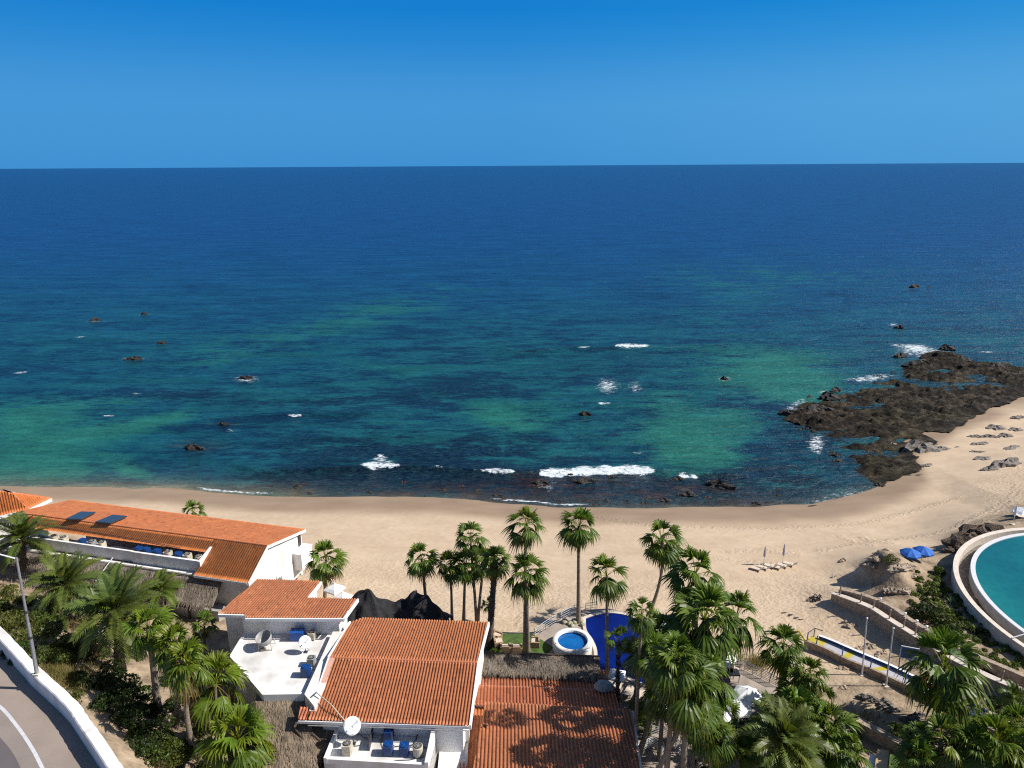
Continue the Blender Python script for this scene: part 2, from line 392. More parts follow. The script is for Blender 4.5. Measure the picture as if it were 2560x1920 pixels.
idx = np.arange(n1*n2).reshape(n1, n2)
quads = np.stack([idx[:-1, :-1], idx[:-1, 1:], idx[1:, 1:], idx[1:, :-1]], -1).reshape(-1, 4)
o = obj_arrays('ground', np.stack([GX, GY, GZ], -1).reshape(-1, 3), quads, 'sand', {'paint': ('POINT', np.stack([wet, foot, soil], -1).reshape(-1, 3))})
struct(o)

# ------------------------------------------------------------------ sea
OUT0 = [(1905,1045),(1870,1030),(1835,1012),(1800,975),(1765,940),(1702,905),(1738,872),(1790,850),(1890,822),(1945,792),(2000,772),(2050,752),(2100,778),(2160,792),(2290,800),(2330,850),(2200,855),(2105,885),(2070,912),(1995,942),(1965,985),(1975,1010),(1940,1036)]
def polydist_(X, Y, poly):
    d = np.full(X.shape, 1e9)
    for i in range(len(poly)):
        a = np.array(poly[i]); b = np.array(poly[(i+1) % len(poly)]); ab = b-a
        t = np.clip(((X-a[0])*ab[0]+(Y-a[1])*ab[1])/(ab@ab), 0, 1)
        d = np.minimum(d, np.hypot(X-a[0]-t*ab[0], Y-a[1]-t*ab[1]))
    return np.where(inpoly(X, Y, poly), d, -d)

rows = [86.]
while rows[-1] < 60000:
    d = rows[-1]; rows.append(d+(.45 if d < 135 else .8 if d < 190 else d*.008 if d < 700 else d*.03 if d < 6000 else d*.2))
rows = np.array(rows); ts = np.linspace(-1.5, 1.5, 760)
SX = rows[:, None]*ts[None, :]*(1+0*rows[:, None]); SY = np.repeat(rows[:, None], len(ts), 1)
U, W = proj(SX, SY, 0*SX)
def blob(lst):
    r = np.zeros(U.shape)
    for (cx, cy, rx, ry, w, *sl) in lst:
        k = sl[0] if sl else 0
        r += w*np.exp(-(((U-cx)/rx)**2+((W-cy-(U-cx)*k)/ry)**2))
    return r
wob_u = (fbm(SX*.05, SY*.05, 4)-.5)*120; wob_w = (fbm(SX*.05+50, SY*.03, 4)-.5)*60
U0, W0 = U, W; U = U+wob_u; W = W+wob_w
sand = blob([(60,1060,130,60,.95),(280,1085,210,26,.95,-.14),(110,1160,200,40,.95),(30,1195,160,22,.85),(330,1175,70,20,.6),(250,1000,190,36,.55,-.1),(420,1050,90,16,.45,-.2),
  (1010,770,210,45,.34,-.25),(760,820,270,40,.34,-.15),(1300,1050,110,45,.7),(1230,1030,60,25,.4),(1690,1090,95,65,1.0),(1760,1140,110,36,.85),(1650,1010,80,35,.42),(1560,1080,60,25,.35),
  (1950,950,170,55,.85),(1900,900,190,55,.55),(2000,990,110,34,.8),(1830,1060,80,45,.65),(1900,730,320,60,.28),(2200,690,260,30,.16),(1700,800,160,35,.2),(1300,650,420,35,.12),
  (900,930,300,45,.34,-.1),(1750,690,250,30,.18),(620,1110,60,14,.4),(2100,640,400,25,.14),(560,880,240,34,.36,-.1),(1500,1120,80,25,.25),(1130,1010,200,40,.25)])
U, W = U0, W0
teal = sstep(560, 900, W)*(.75+.25*fbm(SX*.01, SY*.01, 3))
reefd = blob([(1050,1130,450,75,1),(1500,1230,450,45,1.6),(980,1225,560,34,1.4),(1200,970,220,50,.5),(1900,1200,150,60,1),(760,1000,330,40,.6),(1150,880,150,40,.4),(2080,1080,70,50,.6),(420,985,170,22,.5),(1400,1250,500,22,.9),(330,1215,60,12,.8)])
foam = np.zeros(U.shape); rise = np.zeros(U.shape)
def crest(x0, x1, yf, amp):
    global rise
    e = sstep(x0-90, x0, U)*(1-sstep(x1, x1+90, U)); yy = yf(U)
    dv = W-yy
    rise += amp*.7*(.55+.9*fbm(U*.012, W*.0+amp*9, 3))*e*np.where(dv > 0, np.exp(-(dv/4.5)**2), np.exp(-(dv/16)**2))
wA = lambda u: 1174+.012*(u-900)+6*np.sin(u*.011)
wB = lambda u: 872-.02*(u-1450)
crest(640, 1800, wA, .75); crest(1280, 1760, wB, .8); crest(560, 960, lambda u: 1040-.02*(u-600), .45); crest(1300, 1620, lambda u: 1012+0*u, .35); crest(100, 260, lambda u: 846+0*u, .6)
def strip(x0, x1, yf, up, dn, w=1.0, soft=14):
    global foam
    e = sstep(x0-soft, x0+soft, U)*(1-sstep(x1-soft, x1+soft, U)); dv = W-yf(U)
    tp = sstep(x0-soft, x0+3*soft, U)*(1-sstep(x1-3*soft, x1+soft, U)); upv = up*(.15+1.3*fbm(U*.035, U*0+x0, 4))*(.3+.7*tp)+1; dn = dn*(.3+.7*tp)*(.6+.8*fbm(U*.06, U*0+x0+9, 2))+.5
    foam = np.maximum(foam, w*e*np.where(dv > 0, np.exp(-(dv/dn)**2), np.exp(-(dv/upv)**2)))
strip(900, 1002, wA, 14, 5); strip(1086, 1112, wA, 4, 3, .8, 8); strip(1190, 1292, wA, 8, 4, .95); strip(1345, 1636, lambda u: wA(u)+4, 17, 8, 1.05); strip(1690, 1752, lambda u: wA(u)+8, 8, 5)
dvA = W-wA(U); foam = np.maximum(foam, .78*np.clip(1-np.abs(U-952)/(60+np.minimum(dvA, 0)*1.4+1e-3), 0, 1)**.5*(dvA < 0)*(dvA > -34))
strip(1438, 1476, wB, 3, 2, .8, 8); strip(1536, 1622, wB, 7, 3, 1.0, 10); strip(718, 758, lambda u: 1040+0*u, 4, 3, 1, 8); strip(1492, 1528, lambda u: 1011+0*u, 3, 3, .9, 6); strip(1578, 1612, lambda u: 1133+0*u, 4, 3, .75, 8)
strip(255, 285, lambda u: 1039+0*u, 3, 2, .8, 6); strip(325, 355, lambda u: 984+0*u, 3, 2, .8, 6); strip(180, 220, lambda u: 845+0*u, 2, 2, .7, 6); strip(30, 70, lambda u: 934-.1*(u-30), 4, 2, .8, 8)
foam = np.maximum(foam, blob([(1518,965,36,26,.72),(1588,968,22,22,.6),(1370,1215,60,20,.50),(2290,868,38,10,.72),(2240,862,30,6,.5),(2270,885,70,16,.5),(2040,1110,28,34,.78),(2150,950,60,8,.62),(2200,940,60,8,.6),(2350,880,45,10,.55),(2470,880,40,4,.65),(2100,1240,160,22,.52,-.25),(615,947,42,12,.72),(335,897,52,5,.62),(238,803,40,4,.55),(360,786,36,4,.5),(2235,812,24,5,.7),(2280,719,46,3,.4),(1812,948,28,9,.62),(1465,1036,34,9,.42),(580,1075,20,6,.6),(1100,1250,90,4,.7),(100,1215,120,3,.5)]))
# swash at the water's edge
ed = SY-shore(SX)
_pd = polydist_(SX, SY, [tuple(at(x*1.1573, y*1.1573, .3)[:2]) for x, y in OUT0])
foam = np.maximum(foam, .62*np.exp(-((_pd+1.5)/1.6)**2)*sstep(.45, .60, fbm(SX*.12, SY*.12, 3)))
foam = np.maximum(foam, .85*np.exp(-((ed-.7-.9*(fbm(SX*.1, SX*0+8, 3)))/.45)**2)*sstep(.52, .66, fbm(SX*.07, SX*0+1, 2)))
calm = np.exp(-np.maximum(ed, 0)/2.2)*(.25+.75*(1-sstep(-42, -22, SX)))*(SX < 60)
SZ = rise+.12*(fbm(SX*.35, SY*.6, 3)-.5)*sstep(0, 15, ed)
def sea_mat():
    m, nt, b = newmat('sea_water')
    a = nd(nt, 'ShaderNodeAttribute', attribute_name='paint'); s = nd(nt, 'ShaderNodeSeparateColor', {0: a.outputs['Color']})
    a2 = nd(nt, 'ShaderNodeAttribute', attribute_name='paint2'); s2 = nd(nt, 'ShaderNodeSeparateColor', {0: a2.outputs['Color']})
    sandf, foamf, teal = s.outputs[0], s.outputs[1], s.outputs[2]
    reef, calm = s2.outputs[0], s2.outputs[1]
    nb = noise(nt, pos(nt, (.5, 1, 1)), .055, 7, .62); nm = noise(nt, pos(nt, (.45, 1, 1)), .22, 6, .65); nf = noise(nt, pos(nt, (.4, 1, 1)), .9, 5, .65)
    mix3 = math_(nt, 'ADD', math_(nt, 'MULTIPLY', nb, .36), math_(nt, 'ADD', math_(nt, 'MULTIPLY', nm, .36), math_(nt, 'MULTIPLY', nf, .28)))
    rip = noise(nt, pos(nt, (.22, 1, 1)), .75, 5, .7); rip2 = noise(nt, pos(nt, (.18, 1, 1)), .16, 5, .7)
    rr = math_(nt, 'ADD', math_(nt, 'MULTIPLY', rip, .5), math_(nt, 'MULTIPLY', rip2, .5))
    deep = mixc(nt, ramp(nt, rr, [(.38, 0.), (.62, 1.)]), (.0030, .030, .110), (.0055, .048, .145))
    tealc = mixc(nt, ramp(nt, mix3, [(.42, 0.), (.58, 1.)]), (.0028, .031, .066), (.0088, .084, .088))
    c = mixc(nt, teal, deep, tealc)
    rtot = math_(nt, 'MAXIMUM', reef, math_(nt, 'MULTIPLY', teal, .44))
    thr = math_(nt, 'ADD', .405, math_(nt, 'MULTIPLY', rtot, .17))
    rf = math_(nt, 'ADD', .5, math_(nt, 'MULTIPLY', math_(nt, 'SUBTRACT', thr, mix3), 17.0), True)
    rf = math_(nt, 'MULTIPLY', rf, math_(nt, 'ADD', .35, math_(nt, 'MULTIPLY', rtot, .75)), True)
    nw = noise(nt, pos(nt, (.55, 1, 1)), 1.5, 6, .7)
    weed = mixc(nt, ramp(nt, nw, [(.42, 0.), (.64, 1.)]), (.0016, .0080, .026), (.0075, .032, .044))
    c = mixc(nt, rf, c, weed)
    speck = math_(nt, 'MULTIPLY', reef, ramp(nt, noise(nt, pos(nt, (.5, 1, 1)), 1.7, 5, .75), [(.52, 0.), (.68, .5)]), True)
    c = mixc(nt, speck, c, (.042, .095, .092))
    brown = math_(nt, 'MULTIPLY', s2.outputs[2], ramp(nt, nm, [(.44, 0.), (.55, .85)]), True)
    c = mixc(nt, brown, c, mixc(nt, ramp(nt, nf, [(.45, 0.), (.6, 1.)]), (.012, .008, .014), (.050, .024, .016)))
    sthr = math_(nt, 'SUBTRACT', .585, math_(nt, 'MULTIPLY', sandf, .20))
    sf = math_(nt, 'ADD', .45, math_(nt, 'MULTIPLY', math_(nt, 'SUBTRACT', mix3, sthr), 10.0), True)
    sf = math_(nt, 'MULTIPLY', sf, ramp(nt, sandf, [(.05, 0.), (.4, 1.)]))
    c = mixc(nt, sf, c, mixc(nt, sandf, (.007, .074, .080), (.018, .122, .092)))
    c = mixc(nt, calm, c, mixc(nt, ramp(nt, nm, [(.4, 0.), (.6, 1.)]), (.14, .18, .12), (.22, .20, .13)))
    c = mixc(nt, 1.0, c, ramp(nt, rr, [(.36, .58), (.5, 1.0), (.64, 1.4)]), 'MULTIPLY')  # light and dark of the ripples painted into the sea colour
    fn = noise(nt, pos(nt, (.6, 1, 1)), 1.3, 8, .8)
    ff = math_(nt, 'ADD', foamf, math_(nt, 'MULTIPLY', math_(nt, 'SUBTRACT', fn, .5), 3.2))
    ff = math_(nt, 'MULTIPLY', ramp(nt, ff, [(.55, 0.), (.9, 1.)]), ramp(nt, foamf, [(.12, 0.), (.62, 1.)]))
    c = mixc(nt, ff, c, (.66, .72, .76))
    nt.links.new(c, b.inputs['Base Color'])
    nt.links.new(math_(nt, 'ADD', .31, math_(nt, 'MULTIPLY', ff, .5)), b.inputs['Roughness'])
    b.inputs['IOR'].default_value = 1.33; b.inputs['Specular IOR Level'].default_value = .24
    h = math_(nt, 'ADD', math_(nt, 'MULTIPLY', noise(nt, pos(nt, (.28, 1, 1)), .38, 6, .65), 1.8), math_(nt, 'MULTIPLY', noise(nt, pos(nt, (.35, 1, 1)), 1.8, 4), .35))
    bump(nt, b, h, 1., .8); return m
M['sea'] = sea_mat()
brown = blob([(700,1235,420,16,1),(1100,1225,200,18,.5),(1500,1212,240,22,.8),(1750,1240,160,22,1),(490,1118,60,14,1),(560,1060,30,8,.8),(1310,1205,60,18,.7),(300,1216,50,10,1),(1900,1265,130,10,.8),(1650,1225,150,18,.7),(1250,1250,300,12,.6)])
n1, n2 = SX.shape; idx = np.arange(n1*n2).reshape(n1, n2)
quads = np.stack([idx[:-1, :-1], idx[:-1, 1:], idx[1:, 1:], idx[1:, :-1]], -1).reshape(-1, 4)
o = obj_arrays('sea', np.stack([SX, SY, SZ], -1).reshape(-1, 3), quads, 'sea', {
    'paint': ('POINT', np.clip(np.stack([sand, foam, teal], -1).reshape(-1, 3), 0, 1.2)),
    'paint2': ('POINT', np.clip(np.stack([reefd, calm, brown], -1).reshape(-1, 3), 0, 1))})
struct(o)

# ------------------------------------------------------------------ rocky shore shelf (right) : one outcrop of bedrock
OUT = [(1905,1045),(1870,1030),(1835,1012),(1800,975),(1765,940),(1702,905),(1738,872),(1790,850),(1890,822),(1945,792),(2000,772),(2050,752),(2100,778),(2160,792),(2290,800),(2330,850),(2200,855),(2105,885),(2070,912),(1995,942),(1965,985),(1975,1010),(1940,1036)]
RP = [tuple(at(x*1.1573, y*1.1573, .3)[:2]) for x, y in OUT]
rx = np.arange(50, 136, .27); ry = np.arange(96, 194, .27); QX, QY = np.meshgrid(rx, ry)
def polydist(X, Y, poly):
    d = np.full(X.shape, 1e9)
    for i in range(len(poly)):
        a = np.array(poly[i]); b = np.array(poly[(i+1) % len(poly)]); ab = b-a
        t = np.clip(((X-a[0])*ab[0]+(Y-a[1])*ab[1])/(ab@ab), 0, 1)
        d = np.minimum(d, np.hypot(X-a[0]-t*ab[0], Y-a[1]-t*ab[1]))
    return np.where(inpoly(X, Y, poly), d, -d)
pdist = polydist(QX, QY, RP)+(fbm(QX*.12, QY*.12, 4)-.5)*9
rid = 1-np.abs(2*fbm(QX*.10+QY*.05, QY*.22-QX*.03, 5)-1)
rid2 = 1-np.abs(2*fbm(QX*.5, QY*.9, 4)-1)
fine = fbm(QX*1.0, QY*1.5, 5); strata = 1-np.abs(2*fbm(QX*.35+QY*.25, QY*1.6-QX*.5, 4)-1)
base = np.maximum(beach(QX, QY), -.6)
QZ = base+sstep(-1.5, 4, pdist)*(-.03+3.1*(rid-.62)+.7*(rid2-.62)+1.0*(fine-.5)+.6*(strata-.65))+.12
QZ = np.where(pdist < -1.2, -3., QZ)
QZ += np.exp(-((QX-108)/18)**2-((QY-172)/9)**2)*1.2*rid+np.exp(-((QX-56)/5)**2-((QY-128)/7)**2)*1.0*rid2
keep = (pdist > -1.0)
m2, m1 = QX.shape; idx = np.arange(m1*m2).reshape(m2, m1)
kq = keep[:-1, :-1] & keep[1:, :-1] & keep[:-1, 1:] & keep[1:, 1:]
quads = np.stack([idx[:-1, :-1], idx[:-1, 1:], idx[1:, 1:], idx[1:, :-1]], -1)[kq]
def reef_mat():
    m, nt, b = newmat('seaweed_bedrock')
    n1 = noise(nt, pos(nt, (.6, 1, 1)), .6, 8, .75); n2 = noise(nt, pos(nt, (.5, 1, 1)), .12, 5)
    c = ramp(nt, n1, [(.38, (.004, .003, .003)), (.5, (.020, .015, .011)), (.62, (.085, .066, .048))])
    ol = ramp(nt, n1, [(.36, (.006, .0045, .003)), (.5, (.030, .024, .014)), (.64, (.100, .082, .050))])
    c = mixc(nt, ramp(nt, n2, [(.42, 0.), (.6, 1.)]), c, ol)
    nt.links.new(c, b.inputs['Base Color']); b.inputs['Roughness'].default_value = .8; b.inputs['Specular IOR Level'].default_value = .15
    bump(nt, b, noise(nt, pos(nt, (1, 1.6, 1)), 2.0, 8, .75), 1., .5); return m
M['reef'] = reef_mat()
used = np.zeros(m1*m2, bool); used[quads.ravel()] = True
remap = np.cumsum(used)-1
o = obj_arrays('rocky_shore', np.stack([QX, QY, QZ], -1).reshape(-1, 3)[used], remap[quads], 'reef')
struct(o)

# boulders : displaced lumps
def boulder(seed, sx, sy, sz, rough=.45, n=18):
    rg = np.random.default_rng(seed); mb = MB(); rows = []
    ph = rg.random(12)*6.28
    for i in range(n//2+1):
        th = math.pi*i/(n//2); r = []
        for k in range(n):
            a = 2*math.pi*k/n
            q = 1+rough*(.4*math.sin(2*a+ph[0]+th)+.3*math.sin(3*a+ph[1]-2*th)+.28*math.sin(5*a+ph[2]+3*th)+.2*math.sin(7*a+ph[3]-th*4)+.16*math.sin(9*th+ph[4]+2*a))
            q *= (1+.12*(rg.random()-.5)) if 0 < i < n//2 else 1
            r.append((sx*q*math.sin(th)*math.cos(a), sy*q*math.sin(th)*math.sin(a), sz*max(-.5, q*math.cos(th))))
        rows.append(r)
    mb.grid(rows, True); return mb
ROCKV = [boulder(i+3, 1, .8, .8).build('rock', 'rock', None, False).data for i in range(6)]
for ob in [x for x in COL.objects if x.name.startswith('rock') and x.type == 'MESH' and x.name not in ('rocky_shore',)]: bpy.data.objects.remove(ob)
_mv = {}
def rock(px, py, wpx, mat, label, group=None, z=None, name='rock', hs=.8, ys_=.8, k=None):
    p = ground(px, py) if z is None else at(px, py, z)
    k = random.randrange(6) if k is None else k
    if (k, mat) not in _mv:
        d = ROCKV[k].copy(); d.materials.clear(); d.materials.append(M[mat]); _mv[(k, mat)] = d
    o = bpy.data.objects.new(name, _mv[(k, mat)]); COL.objects.link(o)
    w = wpx*depth(p)/F
    o.location = (p[0], p[1], p[2]-.05*w); o.scale = (w, w*ys_, w*hs); o.rotation_euler.z = random.random()*.8-.4
    return tag(o, label, 'rock', group)
for px, py, w, lab in ((238,801,11,'reddish brown rock standing alone far out on the left'),(360,786,9,'low dark rock just awash right of the upright reddish rock'),(335,899,18,'flat yellow-brown rock with white foam trails on both sides'),
    (615,947,17,'purple-brown rock ringed with white foam in the left-hand water'),(405,859,10,'small dark rock awash above the flat yellow-brown one'),(485,1122,26,'broad reddish weed-covered rock near the left beach'),(557,1062,12,'low red-brown rock in turquoise shallows'),
    (1463,1038,15,'dark double-humped rock in the middle of the bay'),(1811,949,11,'grey rock with a foam cap left of the rocky point'),(2249,821,13,'black rock with a fleck of foam off the rocky point'),(2285,719,13,'long low dark rock farthest out to sea on the right'),(2321,720,6,'tiny dark rock at the right end of the farthest-out rocks'),
    (1695,1198,18,'pointed brown rock at the end of the breaking wave'),(1530,1193,9,'small black rock poking through the long breaking wave'),(1426,1188,7,'little dark rock at the front of the white surf'),(1350,1208,20,'brown reef rock in front of the long white wave'),(1460,1205,26,'wide brown reef rock below the long white wave'),
    (1720,1238,24,'weedy brown rock near the waterline left of the rocky point'),(1800,1216,36,'long reddish reef rock close to the shore right of the surf'),(1662,1252,18,'dark brown rock at the water edge below the pointed rock')):
    rock(px, py, w, 'dark_rock', lab, 'rocks standing in the sea', z=0., hs=.5 if w > 15 else .75, ys_=.55)
rq = random.Random(11)
for i in range(70):
    u = rq.random(); px = 640+1330*u; sy_ = float(np.interp(px, [640, 960, 1270, 1620, 1900, 2000, 2140], [1236, 1240, 1258, 1270, 1266, 1254, 1228])); py = sy_-3-rq.random()**1.4*34
    if 880 < px < 1060 and rq.random() < .6: continue
    rock(px, py, 3.5+rq.random()**2*9, 'dark_rock', 'low dark weedy rock in the reef fringe along the waterline', 'low reef rocks along the waterline', z=-.02, hs=.32+.2*rq.random(), ys_=.7)
for i in range(26):
    k = rq.randrange(len(OUT)); x0_, y0_ = OUT[k]; x1_, y1_ = OUT[(k+1) % len(OUT)]; u = rq.random()
    rock((x0_+(x1_-x0_)*u)*1.1573+rq.uniform(-14, 6), (y0_+(y1_-y0_)*u)*1.1573+rq.uniform(-7, 5), 5+rq.random()*9, 'dark_rock', 'small dark rock broken off along the edge of the rocky point', 'broken rocks edging the rocky point', z=.05, hs=.5, ys_=.7)
for px, py, w, lab in ((2370,872,20,'black rock knob at the seaward tip of the rocky point'),(2335,885,17,'smaller black rock beside the tip of the rocky point'),(2400,905,30,'tall dark crag on the outer ledge of the point'),(2500,918,28,'dark rounded crag near the right edge of the outer ledge'),(2545,940,22,'dark rock at the right border beside the tide pool'),
    (2250,890,17,'low dark rock behind the foam patch off the point'),(2300,915,34,'black ledge rock inside the foam of the point'),(1972,1034,20,'black rock at the far left tip of the rocky point'),(2040,1030,38,'big dark crag at the left side of the rocky point'),(2075,995,28,'dark crag above the left tip of the rocky point'),(2090,975,16,'dark rock beside the pale water channel')):
    rock(px, py, w, 'dark_rock', lab, 'dark crags of the rocky point', z=.3, hs=.55, ys_=.6)
for px, py, w, hs, lab in ((2303,1122,52,.42,'long dark boulder ridge lying between the reef and the sand'),(2352,1124,26,.35,'grey end boulder right of the long dark ridge'),(2315,1165,18,.4,'small boulder on sand below the long dark ridge'),(2515,1163,42,.5,'large grey boulder on the sand at the right border'),(2470,1175,22,.4,'pointed grey boulder left of the large one at the right border'),
    (2490,1070,30,.3,'flat grey slab highest of the slabs on the sand'),(2540,1075,22,.3,'flat grey slab touching the right border'),(2440,1092,18,.35,'oval grey slab leftmost of the upper row on the sand'),(2475,1092,20,.35,'oval grey slab second in the upper row on the sand'),(2515,1090,22,.35,'grey slab third in the upper row on the sand'),
    (2450,1110,22,.3,'grey slab in the middle row of slabs on the sand'),(2530,1120,26,.25,'thin grey slab sunk in sand on the right'),(2447,1130,16,.25,'small thin slab below the middle row on the sand'),(2460,1147,30,.2,'low jagged slab half buried in the sand'),(2545,1045,20,.4,'grey slab beside the sandy gap in the reef'),(2230,1115,20,.5,'dark boulder at the foot of the reef'),(2392,1118,6,.5,'small lone stone on the open sand'),(2300,1187,8,.4,'dark pebble-like stone on the smooth sand')):
    rock(px, py, w, 'rock', lab, 'boulders and slabs on the sand', hs=hs, ys_=.55)

# ------------------------------------------------------------------ roofs
def tile_roof(polys, v, name, parent, base=(.50, .165, .065), period=.24, amp=.095, step=.42, samp=6, mat='tile', seed=1, var=.2, lip=.010):
    """clay barrel tiles over planar polygons; v = 3D direction up the slope"""
    rg = np.random.default_rng(seed); mb = MB(); v = unit(v)
    VV, FF, CC = [], [], []; nb = 0
    for poly in polys:
        P = np.array(poly, float); u = unit(np.cross(v, V(0, 0, 1))); n = np.cross(u, v)
        if n[2] < 0: n = -n
        o = P[0]; uv = np.stack([(P-o)@u, (P-o)@v], 1)
        u0, u1 = uv[:, 0].min()+1e-3, uv[:, 0].max()-1e-3
        us = np.unique(np.concatenate([[u0], np.arange(math.ceil(u0/period*samp), math.floor(u1/period*samp)+1)*period/samp, [u1]]))
        lo = np.full(len(us), 1e9); hi = np.full(len(us), -1e9)
        for i in range(len(uv)):
            a, b = uv[i], uv[(i+1) % len(uv)]
            if abs(a[0]-b[0]) < 1e-6: continue
            t = (us-a[0])/(b[0]-a[0]); ok = (t >= -1e-4) & (t <= 1+1e-4); vv = a[1]+t*(b[1]-a[1])
            lo = np.where(ok, np.minimum(lo, vv), lo); hi = np.where(ok, np.maximum(hi, vv), hi)
        fr = (us/period) % 1.0; q = (fr-.5)/.34
        h = amp*np.sqrt(np.maximum(0, 1-q*q))
        k0, k1 = math.floor(lo.min()/step), math.ceil(hi.max()/step); vk = []; off = []
        for k in range(k0, k1):
            vk += [k*step, (k+1)*step-.001]; off += [lip, .0]
        vk = np.array(vk); off = np.array(off)
        vc = np.clip(vk[:, None], lo[None], hi[None])
        # snap the lip offset so that clipped rows stay on the edge
        X = o+us[None, :, None]*u+vc[..., None]*v+(h[None, :]+off[:, None]+.02)[..., None]*n
        nr, nc = vc.shape; ii = np.arange(nr*nc).reshape(nr, nc)+nb
        live = (np.abs(vc[1:, :-1]-vc[:-1, :-1])+np.abs(vc[1:, 1:]-vc[:-1, 1:])) > 1e-5
        live[1::2] = (vc[1:-1:2, :-1] < hi[:-1]-.01) & (vc[1:-1:2, :-1] > lo[:-1]+.01)
        q4 = np.stack([ii[:-1, :-1], ii[:-1, 1:], ii[1:, 1:], ii[1:, :-1]], -1)
        colid = np.floor(((us[:-1]+us[1:])/2)/period).astype(int); colid -= colid.min()
        rowid = np.arange(nr-1)//2
        T = rg.random((colid.max()+1, rowid.max()+2)); T2 = rg.random((colid.max()+1, rowid.max()+2))
        Tq = T[colid[None, :], rowid[:, None]]; br = (1-var*.5+var*Tq)*np.where(Tq < .04, .80, np.where(Tq > .97, 1.14, 1)); hu = T2[colid[None, :], rowid[:, None]]
        C = np.stack([base[0]*br, base[1]*br*(.92+.16*hu), base[2]*br*(.85+.3*hu)], -1)
        VV.append(X.reshape(-1, 3)); FF.append(q4[live]); CC.append(C[live]); nb += nr*nc
    return obj_arrays(name, np.concatenate(VV), np.concatenate(FF), mat, {'Col': ('FACE', np.concatenate(CC))}, parent, smooth=False)

def thatch(corners, name, parent, label=None, thick=.35, n=1500, seed=1, base=(.19, .155, .12), ln=.8):
    """corners: eave-left, eave-right, top-right, top-left ; slab plus loose straw"""
    rg = np.random.default_rng(seed); mb = MB(); A, B, C, D = [np.asarray(q, float) for q in corners]
    nrm = unit(np.cross(B-A, D-A)); nrm = nrm if nrm[2] > 0 else -nrm
    nu, nv = 28, 14; rows = []
    for j in range(nv+1):
        r = []
        for i in range(nu+1):
            s, t = i/nu, j/nv; p = (A*(1-s)+B*s)*(1-t)+(D*(1-s)+C*s)*t
            r.append(p+nrm*(.10*(rg.random()-.5)+.05*math.sin(9*s+4*t)))
        rows.append(r)
    mb.grid(rows, False, base)
    edge = [rows[0][i] for i in range(nu+1)]
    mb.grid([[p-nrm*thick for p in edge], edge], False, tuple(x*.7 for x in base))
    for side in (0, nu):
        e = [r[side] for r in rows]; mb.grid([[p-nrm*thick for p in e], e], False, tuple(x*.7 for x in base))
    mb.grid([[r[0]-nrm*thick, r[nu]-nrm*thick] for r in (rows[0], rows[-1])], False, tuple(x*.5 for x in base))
    for k in range(n):
        s, t = rg.random(), rg.random()*1.03-.06
        p = (A*(1-s)+B*s)*(1-t)+(D*(1-s)+C*s)*t+nrm*(.05+.06*rg.random())
        dn = unit((A*(1-s)+B*s)-(D*(1-s)+C*s)); w = unit(B-A)*(.02+.02*rg.random())
        d = dn*ln*(.4+.6*rg.random())+unit(B-A)*(rg.random()-.5)*.3-nrm*.04
        g = .55+.9*rg.random(); c = (base[0]*g*1.15, base[1]*g*1.1, base[2]*g)
        mb.face([p-w, p+w, p+d+w*.3, p+d-w*.3], c)
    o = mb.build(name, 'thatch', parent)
    return o
def wall(mb, a, b, t, z0, z1, zb1=None):
    """upright wall from a to b (xy), thickness t to the left of a->b"""
    a = np.asarray(a[:2], float); b = np.asarray(b[:2], float); d = unit(b-a); nn = V(-d[1], d[0])*t
    zb = z1 if zb1 is None else zb1
    mb.prism([a, b, b+nn, a+nn], z0, [z1, zb, zb, z1] if (lambda P: sum(P[i][0]*P[(i+1) % 4][1]-P[(i+1) % 4][0]*P[i][1] for i in range(4)))([a, b, b+nn, a+nn]) > 0 else [z1, zb, zb, z1])

# ---- equipment prototypes
def ac_unit(loc, kind, label, group, s=.75, h=.85, rz=0):
    t = thing('condenser_unit', label, 'air conditioner', loc, group); t['_o'] = [0, 0, 0]; t.rotation_euler.z = rz
    col = {'blue': 'bluepaint', 'beige': 'beige', 'grey': 'greymetal', 'round': 'beige'}[kind]
    mb = MB()
    if kind == 'round':
        mb.lathe([(s*.5, .08), (s*.5, h-.04), (s*.46, h), (s*.34, h)], n=20); mb.lathe([(s*.5, .08), (0, .08)], n=20)
    else:
        e = s/2; c = .08
        P = [(-e+c, -e), (e-c, -e), (e, -e+c), (e, e-c), (e-c, e), (-e+c, e), (-e, e-c), (-e, -e+c)]
        mb.prism(P, .08, h-.02)
        for k in range(7):
            z = .18+k*(h-.32)/6
            mb.box((0, 0, z), (s+.012, s*.8, .03)); mb.box((0, 0, z), (s*.8, s+.012, .03))
    mb.build('cabinet', col, t, local=True)
    mb = MB(); mb.lathe([(s*.40, h-.015), (s*.40, h+.03), (s*.34, h+.035), (s*.33, h-.005), (0, h-.004)], n=20); fw = mb.build('fan_well', 'black' if kind != 'blue' else 'bluepaint', t, local=True)
    mb = MB()
    for k in range(6):
        a = k*math.pi/3+.3; mb.box((math.cos(a)*s*.17, math.sin(a)*s*.17, h+.012), (s*.3, .05, .008), a)
    mb.lathe([(s*.09, h+.02), (s*.09, h+.045), (0, h+.05)], n=10)
    for r in (.2, .3):
        mb.lathe([(s*r, h+.034), (s*r+.02, h+.036)], n=20)
    mb.build('fan_grille', 'greymetal' if kind != 'blue' else 'bluetank', fw, local=True)
    mb = MB(); mb.box((-s*.3, 0, .04), (.06, s, .08)); mb.box((s*.3, 0, .04), (.06, s, .08)); mb.build('foot_rail', 'darkmetal', t, local=True)
    mb = MB(); mb.tube([(s*.3, s*.5, .3), (s*.4, s*.75, .25), (s*.55, s*.85, .05), (s*1.1, s*.95, .04)], .025, 5); mb.build('coolant_pipe', 'black', t, local=True)
    return t
